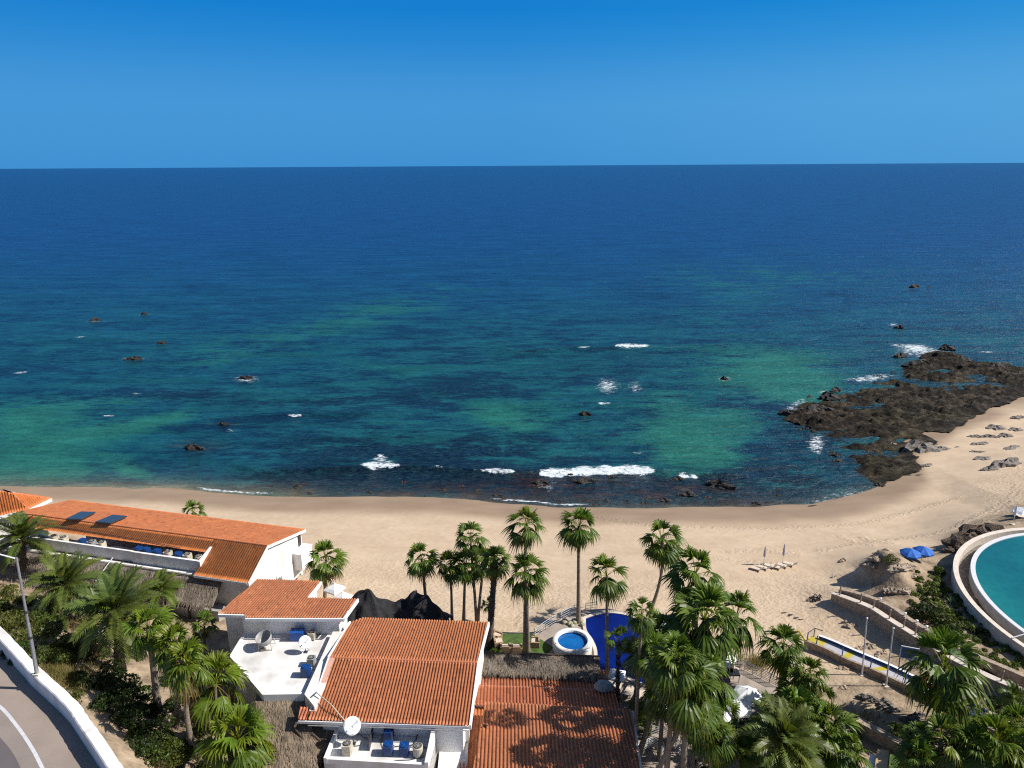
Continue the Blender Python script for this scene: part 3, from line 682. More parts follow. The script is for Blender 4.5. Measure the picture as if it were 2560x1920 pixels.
def sat_dish(loc, rad, az, el, label, polez, mat='canvas', name='satellite_dish'):
    t = thing(name, label, 'satellite dish', loc); mb = MB(); n = 28
    d = V(math.cos(el)*math.cos(az), math.cos(el)*math.sin(az), math.sin(el)); a = unit(np.cross(d, V(0, 0, 1))); b = np.cross(a, d)
    c = V(*loc)+V(0, 0, polez)
    rows = []
    for r in (0.001, .25, .5, .75, 1.0):
        rows.append([c+d*(.22*rad*r*r)+(a*math.cos(q)+b*1.06*math.sin(q))*rad*r for q in [2*math.pi*k/n for k in range(n)]])
    rows.append([p-d*.03 for p in rows[-1]])
    for r in (.75, .4, .001):
        rows.append([c+d*(.22*rad*r*r-.04)+(a*math.cos(q)+b*1.06*math.sin(q))*rad*r for q in [2*math.pi*k/n for k in range(n)]])
    mb.grid(rows, True); rf_ = mb.build('reflector', mat, t, True)
    mb = MB(); mb.tube([V(*loc), c-d*.05], .035); mb.box((loc[0], loc[1], loc[2]+.02), (.3, .3, .04)); mb.tube([V(*loc)+V(.25, .25, 0), c-V(0, 0, polez*.5)], .02); mb.build('mast', 'darkmetal', t)
    mb = MB(); f = c+d*rad*.75
    for q in (-.5*math.pi, .16*math.pi, .84*math.pi):
        mb.tube([c+d*.2*rad+(a*math.cos(q)+b*math.sin(q))*rad*.97, f], .014, 5)
    mb.tube([f-d*.02, f+d*.14], .05); mb.build('feed_arm', 'greymetal', rf_)
    return t

# ------------------------------------------------------------------ long house on the left (A)
uA = unit(at(663,1364,11)-at(73,1286,11)); vA = V(-uA[1], uA[0], 0)
E1 = at(589,1453,9); R0 = at(663,1364,11); E2 = at(744,1321,9); R1 = at(73,1286,11)
LA = np.linalg.norm(R0-R1)
tA = thing('long_house', 'long white house with a wide orange tiled roof and a row of rooftop condensers', 'house', (*((E1+R1)/2)[:2], 5.))
vf = float((E1-R0)@vA); vb = float((E2-R0)@vA)
pA = lambda u, v, z: R0+uA*u+vA*v-V(0, 0, R0[2])+V(0, 0, z)
zf = lambda v: 11+2*v/abs(vf) if v < 0 else 11-2*v/abs(vb)
Lx = -LA; bayR = float((at(530,1374,10.1)-R0)@uA); nfA = np.cross(uA, V(*(-vA[:2]*vf), 2.0)); bayBv = float((onplane(529,1374,R0,nfA)-R0)@vA); bayFv = float((at(505,1396,10.0)-R0)@vA)
bayBv, bayFv = -1.45, -2.45
front = [[pA(bayR, vf, 9), pA(.25, vf, 9), pA(.25, 0, 11), pA(bayR, 0, 11)], [pA(Lx, bayBv, zf(bayBv)), pA(bayR, bayBv, zf(bayBv)), pA(bayR, 0, 11), pA(Lx, 0, 11)]]
tile_roof(front, V(*(-vA[:2]*vf), 2.0), 'front_roof_slope', tA, (.76, .25, .072), .26, samp=4, seed=3, amp=.02)  # tile colour raised above the sea slope's to offset weaker sun here
tile_roof([[pA(.25, vb, 9), pA(Lx-2, vb, 9), pA(Lx-2, 0, 11), pA(.25, 0, 11)]], V(*(-vA[:2]*vb), 2.0), 'sea_roof_slope', tA, (.63, .195, .056), .26, samp=4, seed=4, amp=.035)
mb = MB(); mb.tube([pA(Lx, 0, 11.05), pA(.25, 0, 11.05)], .09, 6, (.52, .17, .07)); mb.build('ridge_cap', 'tile', tA)
mb = MB()
g0, g1 = -.35, -.05
G = [pA(g0, vf+.5, 0), pA(g1, vf+.5, 0)]
for a, b, zz0, zz1 in ((vf+.45, 0, zf(vf+.45)-.12, 10.88), (0, vb-.5, 10.88, zf(vb-.5)-.12)):
    P = [pA(g0, a, 0), pA(g1, a, 0), pA(g1, b, 0), pA(g0, b, 0)]
    mb.prism(P, 4.2, [zz0, zz0, zz1, zz1])
P = [pA(Lx, vf+.45, 0), pA(g0, vf+.45, 0), pA(g0, vf+.75, 0), pA(Lx, vf+.75, 0)]; mb.prism(P, 4.2, 8.75)
P = [pA(Lx, vb-.8, 0), pA(g0, vb-.8, 0), pA(g0, vb-.5, 0), pA(Lx, vb-.5, 0)]; mb.prism(P, 3.5, 8.85)
mb.build('wall', 'white', tA)
mb = MB()
for a, b, z0_, z1_ in ((vf, 0, 9, 11), (0, vb, 11, 9)):
    mb.prism([pA(.12, a, 0), pA(.3, a, 0), pA(.3, b, 0), pA(.12, b, 0)], [z0_-.30, z0_-.30, z1_-.30, z1_-.30], [z0_-.0, z0_-.0, z1_-.0, z1_-.0])
mb.prism([pA(bayR, vf-.06, 0), pA(.12, vf-.06, 0), pA(.12, vf+.02, 0), pA(bayR, vf+.02, 0)], 8.76, 9.0)
mb.build('fascia', 'fascia', tA)
# bay with parapet
mb = MB(); mb.prism([pA(Lx, bayFv, 0), pA(bayR, bayFv, 0), pA(bayR, bayBv+.4, 0), pA(Lx, bayBv+.4, 0)], 8.9, 9.25); mb.build('plant_deck', 'terrace', tA)
mb = MB(); bm_ = -.47*abs(Lx)
mb.prism([pA(Lx+1.5, bayFv-.22, 0), pA(bm_, bayFv-.22, 0), pA(bm_, bayFv, 0), pA(Lx+1.5, bayFv, 0)], 8.7, 9.95)
mb.prism([pA(bm_+.003, bayFv-.36, 0), pA(bayR, bayFv-.36, 0), pA(bayR, bayFv-.12, 0), pA(bm_+.003, bayFv-.12, 0)], 8.7, 10.0)
mb.prism([pA(bayR+.003, bayFv-.5, 0), pA(bayR+.26, bayFv-.5, 0), pA(bayR+.26, bayBv+.6, 0), pA(bayR+.003, bayBv+.6, 0)], 8.7, [10.05, 10.05, 10.6, 10.6])
mb.build('parapet', 'white', tA)
mb = MB(); mb.prism([pA(Lx+1.5, bayFv-.9, 0), pA(bayR, bayFv-.9, 0), pA(bayR, bayFv-.36, 0), pA(Lx+1.5, bayFv-.36, 0)], 8.45, 8.68); mb.build('ledge', 'stonetop', tA)
# balcony on the sea end
mb = MB(); mb.prism([pA(-.05, vb-2.6, 0), pA(1.0, vb-2.6, 0), pA(1.0, vb-.3, 0), pA(-.05, vb-.3, 0)], 5.4, 7.3); bal_ = mb.build('balcony', 'white', tA); mb = MB(); mb.prism([pA(-.10, vb-2.64, 0), pA(1.06, vb-2.64, 0), pA(1.06, vb-.26, 0), pA(-.10, vb-.26, 0)], 7.303, 7.38); mb.build('balcony_rail', 'fascia', bal_)
mb = MB(); mb.box(pA(-.03, vb-1.0, 8.1), (.06, .6, 1.3), math.atan2(uA[1], uA[0])); wn_ = mb.build('window', 'darkwood', tA); mb = MB(); mb.box(pA(.02, vb-1.0, 8.1), (.05, .45, 1.1), math.atan2(uA[1], uA[0])); mb.build('pane', 'solar', wn_)
mb = MB(); mb.box(pA(-.02, vf+1.6, 7.2), (.06, .35, .5), math.atan2(uA[1], uA[0])); mb.build('vent', 'black', tA)
mb = MB(); q = [pA(-20, -1.1, zf(-1.1)+.15), pA(-13, -1.25, zf(-1.25)+.15), pA(-9, -1.5, zf(-1.5)+.15)]; mb.tube([pA(-46, -.6, zf(-.6)+.15)]+q, .035, 5); mb.build('pipe', 'darkmetal', tA)
for i, (px, py, kd) in enumerate(((430,603,'blue'),(530,622,'beige'),(620,638,'beige'),(810,660,'blue'),(900,675,'grey'),(990,693,'beige'),(1360,742,'blue'),(1430,757,'blue'),(1525,778,'blue'),(1635,793,'beige'),(1755,792,'blue'),(1835,815,'beige'),(1945,833,'round'))):
    q = at(px*.2532, 1180+py*.2532+2, 10.0); names = ['first','second','third','fourth','fifth','sixth','seventh','eighth','ninth','tenth','eleventh','twelfth','last']
    uu = float((q-R0)@uA)
    ac_unit(pA(uu, (bayFv+bayBv)/2+.05, 9.25), kd, '%s condenser, %s from the left in the parapet bay of the long roof' % ({'blue': 'blue', 'beige': 'beige', 'grey': 'grey', 'round': 'round beige'}[kd], names[i]), 'condensers in the long roof bay', .72, .8, math.atan2(uA[1], uA[0]))
for lab, c in (('left dark solar panel flat on the long orange roof', [(650,460),(800,465),(970,400),(800,388)]), ('right dark solar panel flat on the long orange roof', [(940,490),(1090,503),(1260,435),(1110,420)])):
    t = thing('solar_panel', lab, 'solar panel', onplane(c[0][0]*.2532, 1180+c[0][1]*.2532, R0, unit(np.cross(uA, vA*vb-V(0, 0, 2)))), 'solar panels on the long roof')
    nn = unit(np.cross(uA, vA*vb-V(0, 0, 2))); nn = nn*np.sign(nn[2]); q = [onplane(x*.2532, 1180+y*.2532, R0+nn*.35, nn) for x, y in c]
    # rectangular panel from the surveyed corners
    o_ = q[0]; e1 = q[1]-q[0]; e2 = q[3]-q[0]
    mb = MB(); mb.face([o_, o_+e1, o_+e1+e2, o_+e2]); b4 = [p-nn*.14 for p in mb.v]; mb.grid([mb.v[:4], b4], True); mb.face(b4); mb.build('frame', 'darkmetal', t)
    for k in (0, 1):
        mb = MB(); a0 = o_+e1*(.04+.5*k*1.0)*1.0+e2*.03+nn*.006; w = e1*.43; l = e2*.94
        mb.face([a0, a0+w, a0+w+l, a0+l]); mb.build('glass_panel', 'solar', t)
    for s_ in (.1, .9): mb = MB(); mb.tube([o_+e1*s_+e2*.9-nn*.14, o_+e1*s_+e2*.9-nn*.4], .03, 5); mb.build('bracket', 'darkmetal', t)

# hip roof house, far left
zE = 9.6; zR = 11.6
tH = thing('hip_roof_house', 'white house with a small orange hip roof at the left border', 'house', (*at(20,1290,5)[:2], 5))
c_right = at(128,1246,zE); c_front = at(20,1300,zE); ap = at(30,1232,zR); ap2 = at(-60,1226,zR); c_fl = at(-90,1310,zE); c_bl = at(-60,1226,zE)+V(-4, 3, 0)
def hip(name, poly, sd): tile_roof([poly], unit(np.cross(poly[1]-poly[0], np.cross(poly[1]-poly[0], poly[2]-poly[0])))*-1, name, tH, (.62, .19, .055), .26, samp=4, seed=sd)
c_rf = at(70,1273,zE)
hip('front_roof_slope', [c_fl, c_rf, ap, ap2], 11); hip('side_roof_slope', [c_rf, c_right, ap], 12)
c_back = ap+(ap-(c_rf+c_right)/2)*V(-.2, -.2, 0)+V(-2, 4, -1.4)
hip('back_roof_slope', [c_right, c_back, ap], 13)
mb = MB(); mb.tube([c_rf, ap], .1, 6, (.5, .17, .07)); mb.tube([c_right, ap], .1, 6, (.5, .17, .07)); mb.build('hip_cap', 'tile', tH)
mb = MB(); d = unit((c_right-c_rf)[:2]); s_ = V(-d[1], d[0])
P = [c_rf[:2]+s_*.02, c_right[:2]+s_*.02, c_right[:2]-s_*.12, c_rf[:2]-s_*.12]; mb.prism(P, zE-.35, zE+.02)
d2 = unit((c_rf-c_fl)[:2]); s2 = V(-d2[1], d2[0]); mb.prism([c_fl[:2]+s2*.02, c_rf[:2]+s2*.02, c_rf[:2]-s2*.12, c_fl[:2]-s2*.12], zE-.36, zE+.01); mb.build('fascia', 'fascia', tH)
mb = MB(); mb.prism([c_fl[:2]+V(1, 1), c_rf[:2]+V(-.7, .6), c_right[:2]+V(-1.0, -.3), c_right[:2]+V(-8, 3), c_fl[:2]+V(1, 8)], 5, zE-.1); mb.build('wall', 'white', tH)

# thatched gallery in front of the long house
tT = thing('thatched_gallery', 'grey thatched gallery roof running below the long house parapet', 'thatched roof', (*at(300,1480,5.5)[:2], 5.5))
zt1, zt0 = 8.55, 7.0
thatch([at(-60,1440,zt0), at(528,1514,zt0), at(553,1450,zt1), at(-40,1365,zt1)], 'thatch_roof', tT, n=5200, seed=5, base=(.25, .21, .175))
for px, py in ((0,1436),(130,1458),(260,1476),(390,1494),(462,1508),(518,1512)):
    p = at(px, py, zt0); mb = MB(); mb.tube([p+V(0, .5, -2.2), p+V(0, .5, -.2)], .10, 7); mb.build('post', 'darkwood', tT)
mb = MB()
for px, py, qx, qy in ((283,1397,240,1455),(30,1402,4,1434)):
    a, b = onplane(px, py, at(528,1514,zt0), unit(np.cross(at(528,1514,zt0)-at(-60,1440,zt0), at(553,1450,zt1)-at(528,1514,zt0)))), onplane(qx, qy, at(528,1514,zt0), unit(np.cross(at(528,1514,zt0)-at(-60,1440,zt0), at(553,1450,zt1)-at(528,1514,zt0))))
    mb.tube([a+V(0, 0, .16), b+V(0, 0, .16)], .05, 5)
mb.build('pipe', 'polewhite', tT)
mb = MB(); mb.prism([at(380,1512,5.9)[:2], at(545,1530,5.9)[:2], at(545,1530,5.9)[:2]+V(.4, 1.0), at(380,1512,5.9)[:2]+V(.1, .6)], 4, 5.95); mb.build('bar_wall', 'greywall', tT)
for px in (470, 484): mb = MB(); mb.box(at(px,1513,6.0)+V(0, .5, 0), (.45, .1, .22)); mb.build('bar_shelf', 'orange', tT)

# ------------------------------------------------------------------ terrace house (B)
FZ = 10.2
bl, lc, fl, fr, br_ = [at(x, y, FZ) for x, y in ((614,1583.5),(578.5,1642),(659.5,1737),(761,1735.5),(826.6,1587))]
tB = thing('terrace_house', 'white house with a bright flat terrace and an L shaped orange tile roof', 'house', (*((bl+fr)/2)[:2], 4.6))
mb = MB(); mb.prism([bl, lc, fl, fr, br_], 4.0, FZ); mb.build('terrace', 'terrace', tB)
YB = (bl[1]+br_[1])/2
zEv = aty(735, 1541, YB-.5)[2]
pe = at(856, 1545, zEv); vdir = unit(V(.03, 1, -math.tan(R(11.5)))); nB = unit(np.cross(V(1, 0, 0), vdir)); nB = nB*np.sign(nB[2])
BP = lambda x, y: onplane(x, y, pe, nB)
tile_roof([[BP(545.6,1535), BP(612.5,1536), BP(613,1545), BP(856,1545), BP(891,1496.5), BP(768,1494.5), BP(801,1453), BP(644,1449)]], -vdir, 'roof', tB, (.52, .178, .066), .235, seed=6)
mb = MB()
a, b = BP(613,1546.2), BP(857,1546.2)
mb.prism([a[:2]+V(0, -.06), b[:2]+V(.1, -.06), b[:2]+V(.1, .06), a[:2]+V(0, .06)], zEv-.25, zEv-.0)
mb.build('fascia', 'fascia', tB); mb = MB(); c = BP(893,1497); mb.prism([b[:2]+V(.0, .08), b[:2]+V(.14, .08), c[:2]+V(.14, 0), c[:2]+V(0, 0)], [zEv-.3, zEv-.3, c[2]-.3, c[2]-.3], [zEv+.02, zEv+.02, c[2]+.02, c[2]+.02])
mb.build('fascia', 'fascia', tB); mb = MB(); c1, c2 = BP(801,1454), BP(768,1494); mb.prism([c1[:2], c1[:2]+V(.13, 0), c2[:2]+V(.13, 0), c2[:2]], [c1[2]-.3]*2+[c2[2]-.3]*2, [c1[2]+.02]*2+[c2[2]+.02]*2)
mb.build('fascia', 'fascia', tB); mb = MB(); a2, b2 = BP(545,1536), BP(614,1537); mb.prism([a2[:2]+V(0, -.05), b2[:2]+V(0, -.05), b2[:2]+V(0, .08), a2[:2]+V(0, .08)], a2[2]-.25, a2[2]-.0)
mb.build('fascia', 'fascia', tB)
mb = MB()
yb2 = BP(890,1499)[1]; xr = br_[0]+.75; xl = bl[0]-.05
sl = math.tan(R(11.5))
zt = lambda y: zEv-(y-pe[1])*sl-.10
mb.prism([(xl, YB), (xr, YB), (xr, yb2-.3), (xl, yb2-.3)], 4.0, [zt(YB), zt(YB), zt(yb2-.3), zt(yb2-.3)])
p1 = BP(548,1534); x2 = BP(800,1455)[0]-.3; y2 = BP(800,1455)[1]-.3
mb.prism([(p1[0]+.3, p1[1]+.35), (xl-.003, p1[1]+.35), (xl-.003, YB+2.5), (x2, YB+2.6), (x2, y2), (BP(644,1450)[0]+.4, y2)], 4.0, [zt(p1[1]+.35)]*2+[zt(YB+2.5), zt(YB+2.6), zt(y2), zt(y2)])
mb.build('wall', 'white', tB)
mb = MB()
# right parapet (wide top) and thin kerbs round the terrace
ZP = FZ+.55
mb.prism([at(x, y, ZP)[:2] for x, y in ((761,1735.5),(832,1579),(858,1578.5),(840,1640),(812,1716),(786,1766))], 4.0, ZP)
mb.build('parapet', 'white', tB)
mb = MB()
for a, b in ((bl, lc), (lc, fl), (fl, fr)):
    d = unit((b-a)[:2]); s_ = V(-d[1], d[0]); mb.prism([a[:2]-s_*.12+d*.003, b[:2]-s_*.12-d*.003, b[:2]+s_*.10-d*.003, a[:2]+s_*.10+d*.003], FZ-.6, FZ+.12)
mb.build('kerb', 'fascia', tB)
mb = MB(); y = YB-.03
mb.tube([(bl[0]+3.0, y, 8.85), (br_[0]-.2, y, 8.85)], .03, 5); mb.tube([(bl[0]+3.9, y, 8.85), (bl[0]+3.9, y, 9.5), (bl[0]+3.8, y, 9.7)], .025, 5); mb.tube([(bl[0]+2.0, y-.3, 8.56), (bl[0]+4.2, y-.3, 8.56)], .03, 5); mb.build('pipe', 'darkmetal', tB)
mb = MB(); mb.box((bl[0]+3.5, y-.03, 9.35), (.3, .08, .3)); mb.build('meter_box', 'polewhite', tB)
def tpx(zx, zy, z=FZ): return at(500+zx*.2532, 1500+zy*.2532, z)
ac_unit(tpx(1110,385), 'beige', 'weathered beige condenser against the terrace wall beside the satellite dish', 'condensers on the white terrace', .58, .72)
ac_unit(tpx(1105,640), 'grey', 'grey condenser behind the blue one by the terrace parapet', 'condensers on the white terrace', .62, .72)
ac_unit(tpx(1050,745), 'blue', 'blue condenser in front of the grey one by the terrace parapet', 'condensers on the white terrace', .68, .82)
sat_dish(tpx(1045,515), .50, R(-62), R(33), 'white satellite dish on the white terrace casting an oval shadow', .95)
# blue tank
t = thing('water_tank', 'bright blue rectangular tank against the terrace wall', 'tank', tpx(968,388)); L_ = np.array(t['_o'])
mb = MB(); mb.box(L_+V(0, 0, .45), (1.05, .62, .74), taper=1.04)
for k in range(5): mb.box(L_+V(-.42+k*.21, 0, .45), (.05, .66, .7), taper=1.04)
mb.build('tank_body', 'bluetank', t); mb = MB(); mb.box(L_+V(0, 0, .85), (1.14, .72, .07)); mb.build('lid', 'bluetank', t)
mb = MB(); mb.box(L_+V(-.4, 0, .04), (.1, .6, .08)); mb.box(L_+V(.4, 0, .04), (.1, .6, .08)); mb.build('base', 'darkmetal', t)
# big grey bowl on a stand
t = thing('storage_bowl', 'large open grey bowl tipped on a rusty metal stand on the terrace', 'bowl', tpx(660,470)); L_ = np.array(t['_o']); mb = MB()
prof = [(.02, 0), (.35, .05), (.62, .25), (.74, .6), (.78, 1.0), (.75, 1.0), (.70, .62), (.58, .3), (.3, .12), (.02, .08)]
tmp = MB(); tmp.lathe(prof, n=28); Rm = Matrix.Rotation(R(18), 3, 'X') @ Matrix.Rotation(R(-10), 3, 'Y')
tmp.v = [tuple(np.array(Rm @ Vector(q))*.84+L_+V(0, .1, .4)) for q in tmp.v]; tmp.build('bowl_shell', 'greymetal', t, True)
mb = MB()
for sx, sy in ((-.55, -.4), (.55, -.4), (.55, .5), (-.55, .5)): mb.tube([L_+V(sx, sy, 0), L_+V(sx*.9, sy*.9, .6)], .03, 5)
mb.tube([L_+V(-.55, -.4, .1), L_+V(.55, -.4, .1)], .025, 5); mb.tube([L_+V(-.55, .5, .35), L_+V(.55, .5, .35)], .025, 5); mb.build('stand', 'beige', t)
mb = MB(); mb.box(tpx(625,498)+V(0, 0, .08), (.42, .28, .14), .2); mb.box(tpx(625,498)+V(0, 0, .17), (.36, .22, .05), .2); single(mb, 'concrete_block', 'rock', 'small grey block lying below the grey bowl', 'block')
# white conduit from terrace to front dish
mb = MB(); zc = lambda f: 9.4+.9*f
pts = [tpx(1080,790,9.4), tpx(1135,780,9.5), tpx(1165,890,9.6), tpx(1150,915,11.2)]
mb.tube(pts, .05, 6); single(mb, 'conduit', 'greymetal', 'bent grey conduit coming over the terrace parapet', 'pipe')

# ------------------------------------------------------------------ big orange roof (C)
RC0, RC1 = at(824,1645.6,11), at(1193.5,1658,11); uC = unit(RC1-RC0); pc = V(-uC[1], uC[0], 0)
vb_ = unit(pc-V(0, 0, math.tan(R(6)))); vf_ = unit(-pc-V(0, 0, math.tan(R(8.5))))
nb_ = np.cross(uC, vb_); nb_ *= np.sign(nb_[2]); nf_ = np.cross(uC, vf_); nf_ *= np.sign(nf_[2])
cb = lambda x, y: onplane(x, y, RC0, nb_); cf = lambda x, y: onplane(x, y, RC0, nf_)
tC = thing('main_house', 'white house under the big two slope orange tile roof in the middle', 'house', (*((RC0+RC1)/2)[:2], 4.6))
bR = cb(1220,1557); bL = cb(878,1557); bM = cb(907,1545.6)
tile_roof([[RC0, RC1, bR, bM, bL]], -vb_, 'sea_roof_slope', tC, (.50, .176, .066), .225, seed=8)
fL0, fL1, fR = cf(745,1801), cf(1173,1816), cf(1173,1816)
pl = cf(797,1795)
tile_roof([[cf(768,1801), fR, RC1, RC0+uC*.45]], -vf_, 'front_roof_slope', tC, (.46, .157, .060), .235, seed=9)
tile_roof([[cf(745,1801), cf(767,1801.5), cf(777,1770), cf(752,1769)]], -vf_, 'roof_corner', tC, (.47, .15, .07), .235, seed=10)
mb = MB(); mb.tube([RC0+V(0, 0, .05), RC1+V(0, 0, .05)], .09, 8, (.46, .16, .08)); mb.build('ridge_cap', 'tile', tC)
mb = MB(); a, b = RC0, cf(777,1781)
w = uC*.42
q = [a, a+w, b+w, b]; mb.prism([p[:2] for p in q], [p[2]-.5 for p in q], [p[2]+.12 for p in q]); mb.build('pink_kerb', 'pink', tC)
mb = MB()
q = [RC1, fR]; o_ = V(.07, 0, 0)
for a, b in ((RC1, fR), (bR, RC1)):
    P = [a, b, b+uC*.14, a+uC*.14]; mb.prism([p[:2] for p in P], [p[2]-.32 for p in P], [p[2]+.10 for p in P])
P = [RC0-uC*.10, RC0-uC*.003, b*0+cf(777,1781)-uC*.003, cf(777,1781)-uC*.10]; mb.prism([p[:2] for p in P], [p[2]-.9 for p in P], [p[2]+.16 for p in P])
P = [RC0-uC*.16, RC0-uC*.003, bL-uC*.003, bL-uC*.16]; mb.prism([p[:2] for p in P], [p[2]-.9 for p in P], [p[2]+.16 for p in P])
P = [cf(745,1802), fR, fR+V(0, .1, 0), cf(745,1802)+V(0, .1, 0)]; mb.prism([p[:2]-V(0, .03) for p in P], [p[2]-.22 for p in P], [p[2]-.01 for p in P])
mb.build('fascia', 'fascia', tC)
mb = MB(); P = [cf(800,1800)+V(0, .5, 0), fR+V(-.5, .5, 0), bR+V(-.4, -.5, 0), bL+V(.4, -.5, 0)]; mb.prism([p[:2] for p in P], 4.0, [p[2]-.25 for p in P]); mb.build('wall', 'white', tC)

# ------------------------------------------------------------------ plant room (front white box)
PZ = 9.1
pb = [at(x, y, PZ) for x, y in ((844,1807.6),(808.6,1895),(1070.7,1909),(1094.7,1816.5))]
tP = thing('plant_room', 'white box shaped plant room with parapets and condensers on its roof', 'plant room', (*sum(pb)[:2]/4, 4.6))
mb = MB(); mb.prism(pb, 4.0, PZ-.45); mb.build('roof_deck', 'terrace', tP)
mb = MB(); bl_, fl_, fr_, brr = [p[:2] for p in pb]
def par(a, b, t, z1): 
    d = unit(b-a); s_ = V(-d[1], d[0]); return [a, b, b+s_*t, a+s_*t], z1
for (a, b, t, z1) in ((bl_, fl_, .22, PZ), (fl_+V(.225, 0), fr_+V(-.26, 0), .2, PZ-.1)):
    P, z = par(a, b, t, z1); mb.prism(P, 4.05, z)
mb.prism([fr_, brr, brr+V(-.26, 0), fr_+V(-.255, 0)], 4.05, [PZ+.1, PZ+.75, PZ+.75, PZ+.1])
mb.prism([bl_+V(.225, -.2), brr+V(-.265, -.2), brr+V(-.265, 0), bl_+V(.225, 0)], 4.05, PZ+.15)
mb.build('parapet', 'white', tP)
mb = MB(); P = [at(1098,1822,8.6)[:2], at(1170,1824,8.6)[:2], at(1162,1990,8.6)[:2], at(1082,1990,8.6)[:2]]
mb.prism([P[0]+V(.05, 0), P[1], P[2], P[3]], 4.0, 7.4); mb.build('side_wall', 'white', tP)
mb = MB(); q = at(1108,1830,7.4); mb.box(at(1165,1836,7.9), (.5, .5, 1.3)); mb.build('pillar', 'white', tP)
def cpx(zx, zy, z=PZ-.45): return at(720+zx*.2532, 1500+zy*.2532, z)
ac_unit(cpx(590,1510), 'beige', 'beige condenser at the left end of the plant room roof', 'condensers on the plant room', .66, .85)
ac_unit(cpx(998,1375), 'blue', 'blue condenser standing behind the others by the orange eave', 'condensers on the plant room', .68, .9)
ac_unit(cpx(992,1515), 'blue', 'blue condenser in the front row next to the dark board', 'condensers on the plant room', .66, .85)
ac_unit(cpx(1150,1520), 'blue', 'blue condenser beside the round beige one', 'condensers on the plant room', .66, .8)
ac_unit(cpx(1285,1530), 'round', 'round beige condenser with open dark top at the right of the plant room roof', 'condensers on the plant room', .72, .8)
sat_dish(cpx(648,1420), .60, R(-70), R(32), 'white satellite dish on the plant room beside the orange eave', 1.6)
mb = MB(); a = cpx(805,1420); mb.box(a+V(.1, .3, .35), (.07, 1.9, .7)); single(mb, 'upright_board', 'darkmetal', 'dark upright board between the condensers on the plant room', 'board')
mb = MB(); mb.tube([cpx(1290,1290, PZ-.3), cpx(1250,1420, PZ-.35), cpx(1200,1440, PZ-.4)], .045, 6); single(mb, 'hose', 'darkmetal', 'dark hose curling behind the round condenser', 'hose')
mb = MB(); mb.tube([tpx(1148,912,11.0), tpx(1300,1040,10.85), tpx(1440,1205,10.2)], .045, 6); single(mb, 'cable_pipe', 'beige', 'thin pale pipe crossing the big orange roof to the front dish', 'pipe')
for pts_, lab in (([(560,1300),(700,1330),(790,1380)],'thin dark cable looping from the dish mast across the plant room deck'),([(940,1480),(915,1400),(930,1330)],'thin dark cable beside the blue condensers'),([(1350,1550),(1200,1585),(1050,1588)],'grey pipe running along the front parapet of the plant room')):
    mb = MB(); mb.tube([cpx(x, y)+V(0, 0, .04+.03*(k % 2)) for k, (x, y) in enumerate(pts_)], .022, 5); single(mb, 'cable', 'black', lab, 'cable', 'cables on the plant room roof')
mb = MB(); mb.tube([cf(770,1802)+V(0, -.12, -.3), cf(960,1808)+V(0, -.12, -.28), cf(1165,1815)+V(0, -.12, -.3)], .035, 5); mb.build('gutter_pipe', 'greymetal', tC)
for k, (zx, zy) in enumerate(((545,1570),(640,1540),(880,1580),(1190,1590),(1300,1585),(1060,1590))):
    pass

# ------------------------------------------------------------------ lower right roof (D)
zD = 8.0
dv = unit(V(.0, 1, -math.tan(R(6.5)))); nD = unit(np.cross(V(1, 0, 0), dv)); nD *= np.sign(nD[2])
D0 = at(1213,1756,zD); dp = lambda x, y, dz=0: onplane(x, y, D0-V(0, 0, dz), nD)
tD = thing('beach_house', 'lower right house with stepped orange tile roofs dappled by palm shadows', 'house', (*at(1390,1900,5)[:2], 4.6))
tile_roof([[dp(1175,1965), dp(1606,1965), dp(1578,1776), dp(1213,1756)]], -dv, 'front_roof', tD, (.50, .175, .070), .265, seed=14)
tile_roof([[dp(1165,1762,.9), dp(1552,1785,.9), dp(1536,1728,.9), dp(1186,1714,.9)]], -dv, 'middle_roof', tD, (.47, .145, .06), .265, seed=15)
tile_roof([[dp(1186,1717,1.3), dp(1498,1727,1.3), dp(1521,1697,1.3), dp(1193,1685,1.3)]], -dv, 'back_roof', tD, (.50, .17, .08), .265, seed=16)
tile_roof([[dp(1140,1965,1.3), dp(1192,1965,1.3), dp(1222,1760,1.3), dp(1176,1760,1.3)]], -dv, 'side_roof', tD, (.58, .20, .07), .265, seed=17)
tile_roof([[dp(1498,1690,1.0), dp(1520,1690,1.0), dp(1520,1675,1.0), dp(1500,1676,1.0)]], -dv, 'roof_corner', tD, (.52, .17, .07), .265, seed=18)
mb = MB()
def under(poly, drop, z0=4.0):
    mb.prism([p[:2] for p in poly], z0, [p[2]-drop for p in poly])
under([dp(1188,1965), dp(1598,1965), dp(1570,1779), dp(1220,1759)], .12)
under([dp(1176,1758,.9)+V(.2, 0, 0), dp(1545,1782,.9), dp(1530,1730,.9), dp(1190,1716,.9)+V(.2, 0, 0)], .12)
under([dp(1192,1715,1.3)+V(.3, 0, 0), dp(1494,1725,1.3), dp(1512,1699,1.3), dp(1198,1687,1.3)+V(.3, 0, 0)], .12)
under([dp(1150,1965,1.3), dp(1187,1965,1.3), dp(1218,1760,1.3), dp(1180,1760,1.3)], .12)
mb.build('wall', 'beigewall', tD)
mb = MB(); a = [dp(1192,1684,1.25), dp(1522,1696,1.25)]; P = [a[0], a[1], a[1]+V(0, .7, 0), a[0]+V(0, .7, 0)]; mb.prism([p[:2] for p in P], 4.0, [a[0][2]+.02]*4); mb.build('top_kerb', 'beigewall', tD)
mb = MB(); q = [dp(1579,1776), dp(1606,1965), dp(1606,1965)+V(.16, 0, 0), dp(1579,1776)+V(.16, 0, 0)]; mb.prism([p[:2] for p in q], [p[2]-.35 for p in q], [p[2]-.02 for p in q]); mb.build('fascia', 'fascia', tD)
